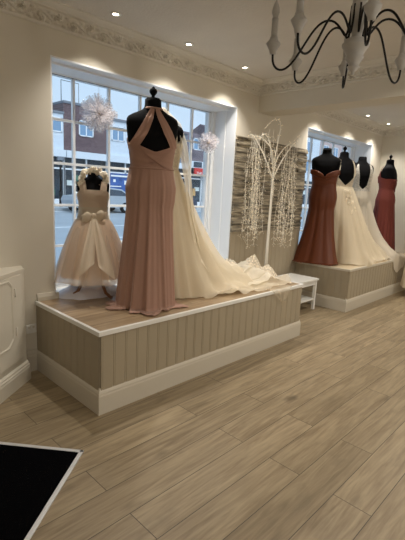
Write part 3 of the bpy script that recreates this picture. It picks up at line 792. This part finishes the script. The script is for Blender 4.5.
kx, ky = 5.63, .50; rz = facing(kx, ky, 1.4)
form('black dress form with knob turned sideways, wearing the burgundy gown', (kx, ky, H), rz, True)
M_burg = cloth('burgundy_chiffon', (112, 54, 46), 1, .12)
g = thing('burgundy_gown', 'long burgundy pleated gown at the right end of the far platform', 'dress', (kx, ky, H), rz)
m = MB(); bodice(m, 1, lambda th: 1.22 + .05 * max(0, math.sin(th)), 1.03, .012, 14, 72, ruch=.003); m.build('bodice', M_burg, g)
m = MB(); ribbon(m, [(-.17, 1.23), (-.15, 1.36), (-.12, 1.41)], [(-.10, 1.25), (-.10, 1.36), (-.08, 1.42)], 1, .014, 1, 8); m.build('shoulder_strap', M_burg, g)
m = MB()
for i in range(6): m.tube([back_pt(-.16 + .03 * q, 1.10 + .022 * i - .008 * q, 1, .016, 1 if False else -1) for q in range(12)], .006, 6)
m.build('waist_pleats', M_burg, g)
m = MB(); skirt(m, 1, 1.04, lambda a: .235 + .02 * math.cos(a), 10, .02, 61, 28, 160, flare=1.0, zhem=.02); m.build('skirt', M_burg, g)

# gown standing on the floor at the right edge
qx, qy = 5.50, -.27; rz = facing(qx, qy, .3)
form('black dress form beside the far platform wearing the plain ivory gown', (qx, qy, 0), rz, False)
g = thing('plain_ivory_gown', 'plain ivory gown on the floor right of far platform, cut by frame edge', 'dress', (qx, qy, 0), rz)
m = MB(); bodice(m, 1, lambda th: 1.22, 1.03, .012, 10, 60); m.build('bodice', M_lining, g)
m = MB(); skirt(m, 1, 1.04, lambda a: .29, 9, .02, 71, 24, 140, flare=.6, zhem=.14); m.build('skirt', M_lining, g)

# ------------------------------------------------------------------ tulle pompoms
M_pom = cloth('pompom_tulle', (240, 236, 238), .28, .5)
def pompom(label, c, R, seed):
    t = thing('tulle_pompom', label, 'pompom', c, 0, 'tulle pompoms hung in the near window')
    r_ = random.Random(seed); m = MB()
    for i in range(150):
        d = Vector((r_.gauss(0, 1), r_.gauss(0, 1), r_.gauss(0, 1))).normalized(); a = d.orthogonal().normalized(); b = d.cross(a)
        rot = r_.uniform(0, PI); a, b = a * math.cos(rot) + b * math.sin(rot), b * math.cos(rot) - a * math.sin(rot)
        Rr = R * r_.uniform(.75, 1.08); rows = []
        for i2 in range(7):
            s_ = i2 / 6; w = R * .24 * s_ ** .8
            rows.append([d * Rr * s_ + a * w * q + b * (.14 * R * s_ * math.sin(q * 5 + i)) for q in np.linspace(-1, 1, 9)])
        m.grid(rows, 0, True)
    m.build('tulle_petals', M_pom, t)
    m = MB(); m.ball((0, 0, 0), R * .2, 12, 8); m.build('centre', cloth('pompom_core', (240, 216, 186), .8, .5), t)
    m = MB(); m.tube([(0, 0, 0), (0, 0, 2.325 - c[2])], .0012, 5); m.build('hanging_thread', M_white, t)
pompom('larger pinkish white tulle pompom hanging left, above the child dress', (.665, 1.09, 2.055), .150, 3)
pompom('smaller white tulle pompom hanging at the right side of the near window', (2.02, 1.09, 1.965), .115, 4)

# ------------------------------------------------------------------ lit twig tree
M_twig = mat('white_twig', (228, 222, 208), .6); M_led = mat('warm_led', (255, 238, 205), .5, emit=.45)
tx, ty = 2.63, .64
t = thing('twig_light_tree', 'white weeping twig tree with tiny warm lights before the stone cladding', 'light tree', (tx, ty, 0))
m = MB(); m.lathe([(.001, 0), (.11, 0), (.11, .012), (.03, .02), (.022, .04), (.001, .04)], n=24); m.build('base', M_twig, t)
m = MB(); m.tube([(0, 0, .02), (0, 0, .9), (.005, 0, 1.60), (.01, 0, 1.82)], [.021, .018, .013, .010]); m.build('trunk', M_twig, t)
RH = Vector((.6935, -.7205, 0)); FH = Vector((.7205, .6935, 0))
def lat(l, dpt, z): v_ = RH * l + FH * dpt; return (v_.x, v_.y, z)
brs = [[(0, 0, 1.62), (-.10, 0, 1.85), (-.22, .02, 2.06), (-.27, .03, 2.11), (-.32, .03, 2.05)],
       [(0, 0, 1.80), (-.03, .0, 1.95), (-.12, .03, 2.05), (-.20, .03, 2.09), (-.24, .03, 2.06)],
       [(0, 0, 1.80), (.02, -.02, 2.0), (.045, -.03, 2.18), (.02, -.04, 2.26), (-.06, -.05, 2.25), (-.13, -.05, 2.16)],
       [(0, 0, 1.62), (.08, 0, 1.82), (.17, -.01, 1.97), (.235, -.02, 2.07), (.27, -.02, 2.10)],
       [(0, 0, 1.74), (.05, .05, 1.88), (.12, .09, 1.98), (.20, .1, 2.04), (.24, .1, 2.0)],
       [(0, 0, 1.70), (-.04, -.05, 1.9), (-.09, -.1, 2.06), (-.16, -.12, 2.1), (-.2, -.13, 2.02)]]
br_objs = []
for b in brs:
    pts = [lat(*p) for p in b]
    # smooth
    P_ = []
    for i in range(len(pts) - 1):
        for q in range(4):
            f_ = q / 4; P_.append(Vector(pts[i]).lerp(Vector(pts[i + 1]), f_))
    P_.append(Vector(pts[-1]))
    for _ in range(3): P_ = [P_[0]] + [(P_[i - 1] + P_[i] * 2 + P_[i + 1]) / 4 for i in range(1, len(P_) - 1)] + [P_[-1]]
    m = MB(); m.tube(P_, [.008 - .005 * i / len(P_) for i in range(len(P_))], 7); br_objs.append(m.build('branch', M_twig, t))
led = MB(); r_ = random.Random(9)
def strand(l0, d0, z0, z1, par):
    m = MB(); pts = []; n = 16; a0 = r_.uniform(0, 6); dr = r_.uniform(-.05, .05)
    for i in range(n + 1):
        f_ = i / n; pts.append(Vector(lat(l0 + dr * f_ + .012 * math.sin(a0 + f_ * 9), d0 + .012 * math.cos(a0 * 2 + f_ * 8), z0 + (z1 - z0) * f_)))
    m.tube(pts, .0018, 5)
    for i in range(2, n + 1):
        for q in range(2 if i < n * .55 else 4):
            d = Vector((r_.uniform(-1, 1), r_.uniform(-1, 1), r_.uniform(-1.1, .1))).normalized() * r_.uniform(.02, .055)
            e_ = pts[i] + d; m.tube([pts[i], pts[i] + d * .5 + Vector((0, 0, .004)), e_], .0011, 4)
            if r_.random() < .8: led.ball(e_, .0026, 6, 4)
        led.ball(pts[i], .0030, 6, 4)
    m.build('twig_strand', M_twig, par)
for i in range(20):
    l0 = -.34 + .27 * r_.random(); strand(l0, r_.uniform(-.1, .1), 2.10 - .5 * max(0, abs(l0 + .2) - .08) + r_.uniform(-.08, .02), r_.uniform(.84, 1.12), br_objs[i % 3])
for i in range(11):
    l0 = .12 + .17 * r_.random(); strand(l0, r_.uniform(-.08, .12), 1.90 + .5 * l0 + r_.uniform(-.05, .03), r_.uniform(.85, 1.1), br_objs[3 + i % 2])
for i in range(3): strand(.02 + .05 * i - .1, -.04, r_.uniform(2.1, 2.2), r_.uniform(1.4, 1.7), br_objs[2])
for b in brs:
    for i in range(1, len(b)):
        for q in range(5):
            f_ = r_.random(); p = Vector(lat(*b[i - 1])).lerp(Vector(lat(*b[i])), f_); led.ball(p + Vector((r_.uniform(-.02, .02), r_.uniform(-.02, .02), r_.uniform(-.02, .02))), .0035, 6, 4)
o = led.build('led_lights', M_led, t); o['kind'] = 'stuff'; o['label'] = 'tiny warm white lights'

# ------------------------------------------------------------------ chandelier
hc = Vector((.675, -1.15, 0)); zc = 2.175
ch = thing('chandelier', 'black iron chandelier with grey white candle cups and turned centre', 'chandelier', (hc.x, hc.y, zc))
K = .95
def sc_(pr_): return [(r * .84, z * .84) for r, z in pr_]
m = MB(); m.lathe(sc_([(.001, -.17), (.010, -.165), (.012, -.150), (.030, -.135), (.036, -.125), (.026, -.118), (.045, -.09), (.052, -.075), (.044, -.068), (.062, -.035), (.074, -.02), (.076, -.008), (.060, 0), (.066, .012), (.05, .02), (.001, .02)]), n=26); m.build('turned_finial', M_chand, ch)
m = MB(); m.lathe(sc_([(.001, .018), (.026, .02), (.030, .06), (.042, .12), (.046, .17), (.040, .22), (.030, .26), (.034, .285), (.024, .30), (.024, .34), (.04, .36), (.04, .375), (.015, .39), (.001, .39)]), n=26); m.build('turned_column', M_chand, ch)
m = MB(); m.tube([(0, 0, .35), (0, 0, CEIL - zc - .02)], .006); m.lathe([(.001, CEIL - zc - .03), (.05, CEIL - zc - .03), (.055, CEIL - zc - .012), (.055, CEIL - zc - .001), (.001, CEIL - zc - .001)], n=24); m.build('ceiling_rod', M_iron, ch)
base_ang = math.atan2(FH.y, FH.x)
armpts = [(.036, .17), (.040, .09), (.05, .02), (.070, .055), (.11, .105), (.16, .110), (.205, .075), (.25, .0), (.295, -.08), (.34, -.125), (.38, -.125), (.405, -.095), (.408, -.06), (.408, -.043)]
def arm(a):
    c_, s_ = math.cos(a), math.sin(a)
    P_ = [Vector((r * c_, r * s_, z)) * K for r, z in armpts]
    Q = []
    for i in range(len(P_) - 1):
        for q in range(3): Q.append(P_[i].lerp(P_[i + 1], q / 3))
    Q.append(P_[-1])
    for _ in range(3): Q = [Q[0]] + [(Q[i - 1] + Q[i] * 2 + Q[i + 1]) / 4 for i in range(1, len(Q) - 1)] + [Q[-1]]
    m = MB(); m.tube(Q, .0052, 8); ao = m.build('arm', M_iron, ch)
    m = MB(); m.lathe([(.001, -.004), (.016, -.002), (.018, .012), (.034, .040), (.036, .046), (.022, .062), (.019, .070), (.019, .075), (.001, .076)], (.408 * c_ * K, .408 * s_ * K, -.043), 8); m.build('candle_cup', M_chand, ao)
    m = MB(); m.lathe([(.001, .07), (.0155, .072), (.0150, .16), (.001, .161)], (.408 * c_ * K, .408 * s_ * K, -.043), 14); m.build('candle_sleeve', M_chand, ao)
    m = MB(); m.lathe([(.001, .158), (.011, .162), (.0185, .185), (.016, .205), (.008, .228), (.001, .240)], (.408 * c_ * K, .408 * s_ * K, -.043), 14); m.build('candle_bulb', M_chand, ao)
right_ang = math.atan2(RH.y, RH.x)
for i in range(8): arm(right_ang + math.radians(100 - 20.5 + 45 * i))

# ------------------------------------------------------------------ ceiling spotlights
M_spot = mat('lamp_glow', (255, 240, 214), .5, emit=22)
def spot(label, x, y, power, size=1.9, group='recessed ceiling spotlights'):
    t = thing('ceiling_spotlight', label, 'ceiling light', (x, y, CEIL), 0, None if label[0] != '*' else group)
    m = MB(); m.lathe([(.022, -.006), (.040, -.006), (.042, -.001), (.022, -.001)], n=24, cap=False); m.build('bezel', M_white, t)
    m = MB(); m.lathe([(.001, -.0035), (.021, -.0035), (.021, -.001), (.001, -.001)], n=20); m.build('lamp', M_spot, t)
    ld = bpy.data.lights.new('spot_bulb', 'SPOT'); ld.energy = power; ld.color = (1, .95, .875); ld.spot_size = size; ld.spot_blend = .9; ld.shadow_soft_size = .03
    lo = bpy.data.objects.new('spot_bulb', ld); COL.objects.link(lo); lo.parent = t; lo.location = (0, 0, -.02)
SP = 52
spot('ceiling spotlight nearest the left end of the cornice, above near window', .50, .60, SP)
spot('ceiling spotlight over the middle of the near window', 1.24, .62, SP)
spot('ceiling spotlight closest to the beam, above the near window', 2.02, .64, SP)
spot('farther ceiling spotlight pair, the left one above the far window', 4.90, .63, SP)
spot('farther ceiling spotlight pair, the right one near the end wall', 5.72, .64, SP)
spot('ceiling spotlight hidden behind the beam, left end of the far window', 3.9, .63, SP)
FP = 36  # base power of extra downlights added out of view as general fill
for x, y, pw, where in ((-1.0, -.9, .6, 'over the entrance mat'), (.6, -2.6, 1, 'right behind the viewpoint'), (1.9, -1.0, 1.9, 'over the open floor in front of the near platform'), (3.9, -.9, 1.5, 'over the floor before the far platform'), (5.2, -.9, .8, 'beside the end wall near the plain gown'),
                        (2.2, -3.2, 1, 'deep in the shop behind the open floor'), (4.4, -3.0, 1, 'deep in the shop beyond the beam'), (-1.2, -3.6, 1, 'deep in the shop at the left wall')):
    spot('ceiling spotlight ' + where, x, y, FP * pw, 2.7)

def fill(label, x, y, z, power):  # unseen globe lamps, added to brighten ceiling, cornice and beam face
    t = thing('fill_lamp', label, 'pendant lamp', (x, y, z))
    m = MB(); m.tube([(0, 0, .13), (0, 0, CEIL - z - .01)], .004, 6); m.lathe([(.001, CEIL - z - .03), (.05, CEIL - z - .03), (.05, CEIL - z - .001), (.001, CEIL - z - .001)]); m.build('cord', M_white, t)
    m = MB(); m.lathe([(.03, .10), (.035, .13), (.001, .135)], n=20); m.build('cap', M_metal, t)
    m = MB(); m.ball((0, 0, 0), .11, 24, 16); m.build('globe', M_fill_globe, t)
    ld = bpy.data.lights.new('fill_bulb', 'POINT'); ld.energy = power; ld.color = (1, .95, .875); ld.shadow_soft_size = .11
    lo = bpy.data.objects.new('fill_bulb', ld); COL.objects.link(lo); lo.parent = t; lo.location = (0, 0, -.24)
M_fill_globe = mat('fill_globe', (255, 240, 214), .3, emit=4)
fill('added opal globe pendant lamp deep in the shop, left of the viewpoint', -1.6, -3.4, 2.05, 16)
fill('added opal globe pendant lamp deep in the shop, right of the viewpoint', 1.2, -4.0, 2.05, 44)
fill('added opal globe pendant lamp in the far room beyond the beam', 4.4, -3.2, 2.05, 46)

# ------------------------------------------------------------------ outside
def brick_mat(name, c1, c2, mc, sx=1):
    m_, nt, p, out = new_mat(name); L = nt.links.new; N = nt.nodes.new
    tc = N('ShaderNodeTexCoord'); sp = N('ShaderNodeSeparateXYZ'); cb = N('ShaderNodeCombineXYZ'); L(tc.outputs['Object'], sp.inputs[0]); L(sp.outputs['X'], cb.inputs['X']); L(sp.outputs['Z'], cb.inputs['Y'])
    b = N('ShaderNodeTexBrick'); b.inputs['Scale'].default_value = 1; b.inputs['Brick Width'].default_value = .23; b.inputs['Row Height'].default_value = .075; b.inputs['Mortar Size'].default_value = .008
    b.inputs['Color1'].default_value = (*lin(c1), 1); b.inputs['Color2'].default_value = (*lin(c2), 1); b.inputs['Mortar'].default_value = (*lin(mc), 1)
    L(cb.outputs[0], b.inputs['Vector']); L(b.outputs[0], p.inputs['Base Color']); p.inputs['Roughness'].default_value = .9
    return m_
M_brick = brick_mat('brown_brick', (92, 72, 76), (110, 88, 90), (112, 100, 100))
M_brick2 = brick_mat('pale_brick', (176, 150, 146), (190, 166, 160), (190, 178, 172))
M_clad = mat('white_cladding', (206, 214, 222), .6, var=.04); M_fascia = mat('pale_fascia', (214, 220, 226), .5)
M_roof = mat('slate_roof', (112, 100, 104), .85, var=.15, vscale=3); M_tarm = mat('tarmac', (160, 166, 170), .7, var=.08, vscale=.6)
M_pave = mat('paving', (178, 182, 184), .8, var=.06, vscale=1.2); M_dark = mat('shop_interior', (62, 72, 84), .6, var=.5, vscale=.9)
M_wing = mat('window_blue', (120, 150, 178), .15, spec=.8); M_red = mat('sign_red', (206, 60, 52), .5); M_blue = mat('shop_blue', (62, 92, 150), .5, var=.4, vscale=1.5)
M_grey = mat('grey_render', (120, 126, 134), .7); M_wsign = mat('sign_white', (240, 240, 236), .5); M_line = mat('road_paint', (226, 230, 232), .6)
m = MB(); m.box(-40, 110, 1.34, 3.4, -.3, -.02); struct(m.build('pavement', M_pave))
m = MB(); m.box(-40, 110, 3.4, 21.5, -.3, -.14); struct(m.build('road', M_tarm))
m = MB(); m.box(-40, 110, 21.5, 60, -.3, .02); struct(m.build('far_pavement', M_pave))
m = MB()
for y in (3.75, 4.0, 12.4, 20.9, 21.2): m.box(-40, 110, y, y + .09, -.141, -.132)
for x in range(-10, 60, 5): m.box(x, x + 2.4, 8.9, 9.03, -.141, -.132)
struct(m.build('road_marking', M_line))
FY = 25
def win(parent, x, z, w, h, y=0):
    f = MB(); t_ = .07
    f.box(x, x + w, y - .06, y + .02, z, z + t_); f.box(x, x + w, y - .06, y + .02, z + h - t_, z + h); f.box(x, x + t_, y - .06, y + .02, z, z + h); f.box(x + w - t_, x + w, y - .06, y + .02, z, z + h); f.box(x + w * .5 - .035, x + w * .5 + .035, y - .06, y + .02, z, z + h)
    fo = f.build('window', M_upvc, parent); g_ = MB(); g_.box(x + .03, x + w - .03, y - .02, y + .01, z + .03, z + h - .03); g_.build('pane', M_wing, fo)
def terrace(label, x0, x1, wallm, ztop, wins, roofz, shop, fz=(3.25, 3.72), roofm=None):
    W = x1 - x0
    t = thing('shop_building', label, 'building', (x0, FY, 0))
    m = MB(); m.box(0, W, 0, 9, 3.3, ztop); m.build('wall', wallm, t)
    if roofz > ztop:
        m = MB(); m.add([(0, -.2, ztop), (W, -.2, ztop), (W, 9, ztop), (0, 9, ztop), (0, 4.4, roofz), (W, 4.4, roofz)], [(0, 1, 5, 4), (2, 3, 4, 5), (0, 4, 3), (1, 2, 5), (0, 3, 2, 1)]); m.build('roof', roofm or M_roof, t)
    else:
        m = MB(); m.box(-.02, W + .02, -.08, 9, ztop, ztop + .15); m.build('parapet', M_grey, t)
    m = MB(); m.box(.02, W - .02, -.35, .0, fz[0], fz[1]); m.build('fascia', M_fascia, t)
    m = MB(); m.box(.0, W, .5, 9, 0, 3.3); m.build('shop_interior', M_dark, t)
    m = MB()
    k = max(1, int(W / 1.6))
    for i in range(k + 1): m.box(i * W / k - .05, i * W / k + .05, -.02, .12, 0, 3.3)
    m.box(0, W, -.02, .12, 0, .45); m.box(0, W, -.02, .12, 2.45, 2.55); m.build('shopfront_frame', M_upvc, t)
    m = MB(); m.box(.05, W - .05, .04, .06, .45, 3.2); m.build('shop_glass', M_glass, t)
    if shop is not None:
        r_ = random.Random(int(x0 * 7)); 
        for i in range(int(W * 1.2)):
            m = MB(); a = r_.uniform(.1, W - .9); z_ = r_.uniform(.6, 1.9); m.box(a, a + r_.uniform(.3, .8), .2, .3, z_, z_ + r_.uniform(.3, .7)); m.build('display_poster', shop[i % len(shop)], t)
    for (x, z_, w, h) in wins: win(t, x - x0, z_, w, h)
    return t
M_pp = mat('poster_pink', (214, 120, 140), .6); M_gr = mat('poster_green', (84, 132, 110), .6); M_or = mat('poster_orange', (232, 176, 110), .6); M_lb = mat('poster_blue', (150, 184, 224), .6)
shopc = [M_wsign, M_lb, M_gr, M_pp, M_or]
terrace('white clad terrace bay at far left seen through the near window', 9.3, 12.72, M_clad, 6.05, [(11.1, 4.85, 1.5, .95), (9.5, 4.85, 1.2, .95)], 6.0, shopc)
terrace('brown brick terrace block with one white window across the street', 12.74, 16.12, M_brick, 6.78, [(13.85, 4.8, 1.12, 1.05)], 6.7, shopc)
tb = terrace('white clad terrace bay above the blue shop front across the street', 16.14, 19.4, M_clad, 6.2, [(16.5, 4.8, 1.1, 1.05), (18.2, 4.8, 1.0, 1.05)], 6.1, [M_wsign, M_lb, M_blue])
m = MB(); m.box(.1, 3.1, -.06, -.03, .9, 2.45); m.build('blue_shop_panel', M_blue, tb)
m = MB()
for (a, b, c_, d_) in ((.3, 2.7, 2.2, 2.32), (.5, .7, 1.8, 2.0), (1.5, 2.1, 1.65, 1.95), (.2, 1.2, 1.45, 1.52), (1.6, 2.8, 1.3, 1.36)): m.box(a, b, -.075, -.06, c_, d_)
m.build('white_stripes', M_wsign, tb)
terrace('grey rendered terrace block hidden behind the pink gown', 19.42, 24.2, M_grey, 6.2, [(20, 4.8, 1.1, 1.0), (22.2, 4.8, 1.1, 1.0)], 7.2, shopc)
rb = terrace('slate roofed terrace with red shop sign seen right of the veil', 24.22, 30.0, M_roof, 4.0, [(24.9, 5.0, 1.2, 1.0), (27.2, 5.0, 1.2, 1.0)], 7.05, shopc, fz=(3.42, 4.0))
m = MB(); m.add([(0, -.25, 4.0), (5.78, -.25, 4.0), (5.78, 4.4, 7.2), (0, 4.4, 7.2), (0, 9, 4), (5.78, 9, 4)], [(0, 1, 2, 3), (3, 2, 5, 4)]); m.build('roof_slope', M_roof, rb)
m = MB(); m.box(.55, 2.9, -.45, -.36, 2.8, 3.42); sg = m.build('shop_sign', M_red, rb)
FM = Matrix.Translation((1.72, -.46, 2.96)) @ Matrix.Rotation(PI / 2, 4, 'X')
text_obj('THE PLACE', .36, M_wsign, sg, FM)
m = MB(); m.box(.5, 1.5, -.40, -.36, 3.5, 3.95); m.build('dark_sign_panel', M_dark, rb)
for i, (x0, x1, wm, zt, rz_) in enumerate(((30.05, 43, M_brick, 6.0, 8.2), (43.05, 46.9, M_clad, 8.6, 8.0), (46.95, 62, M_brick2, 9.4, 9.0), (62.05, 90, M_clad, 7.5, 7.0))):
    ws = [(x0 + .8 + 2.6 * k, z_, 1.3, 1.3) for k in range(int((x1 - x0 - 1) / 2.6)) for z_ in ((4.4, 6.6) if zt > 7 else (4.4,))]
    terrace(['long brown brick terrace between the two window views', 'tall white block with stacked windows seen left in the far window', 'tall pale brick block behind the rust gown in the far window', 'white block at the far end of the street'][i], x0, x1, wm, zt, ws, rz_, shopc)
terrace('pale terrace left of the near window view', -6, 9.25, M_clad, 6.2, [], 6.0, None)
# street lamp, aerial
sl = thing('lamp_post', 'dark lamp post on the far pavement, left in the near window', 'lamp post', (11.6, 23.3, .02))
m = MB(); m.tube([(0, 0, 0), (0, 0, 1.0)], .11, 10); m.tube([(0, 0, 1), (0, 0, 3.0)], .06, 10); m.build('pole', M_iron, sl)
m = MB(); m.box(-.2, .2, -.1, .1, 2.9, 3.15, bev=.03); m.build('lamp_head', M_grey, sl)
ae = thing('roof_aerial', 'thin rectangular steel aerial frame rising from the brick terrace roof', 'aerial', (12.9, 25.6, 6.78))
m = MB(); m.tube([(0, 0, 0), (0, 0, 1.55)], .03, 6); m.tube([(0, 0, 1.55), (1.3, 0, 1.55)], .025, 6); m.tube([(1.3, 0, 1.55), (1.3, 0, 0)], .02, 6); m.build('mast', M_grey, ae)
# planter with white flowers
pl = thing('flower_planter', 'planter of white and pink flowers on the far pavement by the lamp post', 'planter', (12.9, 22.6, .02))
m = MB(); m.box(-.7, .7, -.3, .3, 0, .55, bev=.03); m.build('trough', M_dark, pl)
m = MB(); r_ = random.Random(2)
for i in range(60): m.ball((r_.uniform(-.7, .7), r_.uniform(-.3, .3), r_.uniform(.5, .85 + .2 * r_.random())), r_.uniform(.06, .12), 7, 5)
o = m.build('blossom', M_wsign, pl); o['kind'] = 'stuff'
# cars
M_tyre = mat('tyre', (22, 22, 24), .8)
def car(label, x, y, rz_, paint, L_=4.2, low=False):
    t = thing('car', label, 'car', (x, y, -.13), rz_)
    prof = [(-2.05, .45), (-2.1, .7), (-2.0, .92), (-1.2, 1.0), (-.95, 1.02), (-.3, 1.42), (.3, 1.48), (1.1, 1.42), (1.75, 1.02), (2.05, .95), (2.1, .6), (2.05, .35), (-2.0, .3)]
    rows = []
    for (yy, s_) in ((-.86, .0), (-.84, .02), (0, .02), (.84, .02), (.86, 0)):
        rows.append([(px, yy * (1 if pz < 1.03 else .82), pz + (s_ if pz > .9 else 0)) for px, pz in prof])
    m = MB(); m.grid(rows, 0, False, True); m.add(rows[0], [tuple(range(13))]); m.add(rows[-1], [tuple(range(13))]); m.build('body', paint, t)
    for s_ in (-1, 1):
        m = MB(); m.add([(-.82, s_ * .87, 1.04), (-.28, s_ * .76, 1.36), (.3, s_ * .75, 1.42), (1.05, s_ * .76, 1.36), (1.55, s_ * .87, 1.04), (-.82, s_ * .85, 1.04), (-.28, s_ * .72, 1.36), (.3, s_ * .71, 1.42), (1.05, s_ * .72, 1.36), (1.55, s_ * .85, 1.04)], [(0, 1, 2, 3, 4), (5, 6, 7, 8, 9), (0, 1, 6, 5), (1, 2, 7, 6), (2, 3, 8, 7), (3, 4, 9, 8), (4, 0, 5, 9)]); m.build('side_window', M_dark, t)
        for wx in (-1.3, 1.3):
            m = MB(); m.tube([(wx, s_ * .70, .32), (wx, s_ * .90, .32)], .32, 20); m.tube([(wx, s_ * .90, .32), (wx, s_ * .91, .32)], .18, 16, 1); m.build('wheel', [M_tyre, M_alu], t)
car('dark blue car parked in front of the blue shop', 17.6, 19.8, 0, mat('navy_paint', (52, 60, 78), .3, spec=.7))
car('red car parked under the red shop sign', 26.2, 19.9, 0, mat('red_paint', (170, 50, 56), .3, spec=.7))
car('silver car passing in the street beyond the child dress', 12.6, 20.3, 0, mat('silver_paint', (160, 168, 176), .3, spec=.7))

# ------------------------------------------------------------------ sky
w = bpy.data.worlds.new('overcast'); sc.world = w; w.use_nodes = True; nt = w.node_tree
bg = nt.nodes['Background']; tc = nt.nodes.new('ShaderNodeTexCoord'); sp = nt.nodes.new('ShaderNodeSeparateXYZ'); nt.links.new(tc.outputs['Generated'], sp.inputs[0])
r = nt.nodes.new('ShaderNodeValToRGB'); e = r.color_ramp.elements
e[0].position = 0; e[0].color = (*lin((205, 221, 238)), 1); e[1].position = .5; e[1].color = (*lin((168, 203, 240)), 1)
nt.links.new(sp.outputs['Z'], r.inputs[0]); nt.links.new(r.outputs[0], bg.inputs[0]); bg.inputs[1].default_value = 1.15
sl_ = bpy.data.lights.new('hazy_sun', 'SUN'); sl_.energy = 2.2; sl_.angle = 1.2; sl_.color = (.92, .96, 1)
so = bpy.data.objects.new('hazy_sun', sl_); COL.objects.link(so); so.rotation_euler = (math.radians(45), 0, math.radians(-12))

# ------------------------------------------------------------------ camera
f_px, yaw, pitch, roll = 412.395, -46.087, 10.828, 2.802
y_, p_, r_ = map(math.radians, (yaw, pitch, roll))
fw = Vector((math.sin(-y_) * math.cos(p_), math.cos(y_) * math.cos(p_), -math.sin(p_))); rt = Vector((math.cos(y_), math.sin(y_), 0)); up = rt.cross(fw)
R2 = rt * math.cos(r_) + up * math.sin(r_); U2 = -rt * math.sin(r_) + up * math.cos(r_)
cd = bpy.data.cameras.new('camera'); cam = bpy.data.objects.new('camera', cd); COL.objects.link(cam)
cam.matrix_world = Matrix(((R2.x, U2.x, -fw.x, -1.332), (R2.y, U2.y, -fw.y, -2.144), (R2.z, U2.z, -fw.z, 1.45), (0, 0, 0, 1)))
cd.sensor_fit = 'VERTICAL'; cd.sensor_height = 24; cd.lens = f_px / 540 * 24; cd.clip_start = .02; cd.clip_end = 300
sc.camera = cam
vs = sc.view_settings; vs.view_transform = 'Standard'; vs.look = 'None'; vs.exposure = .12; vs.gamma = 1; vs.use_curve_mapping = False
sc.cycles.max_bounces = 8; sc.cycles.transparent_max_bounces = 24
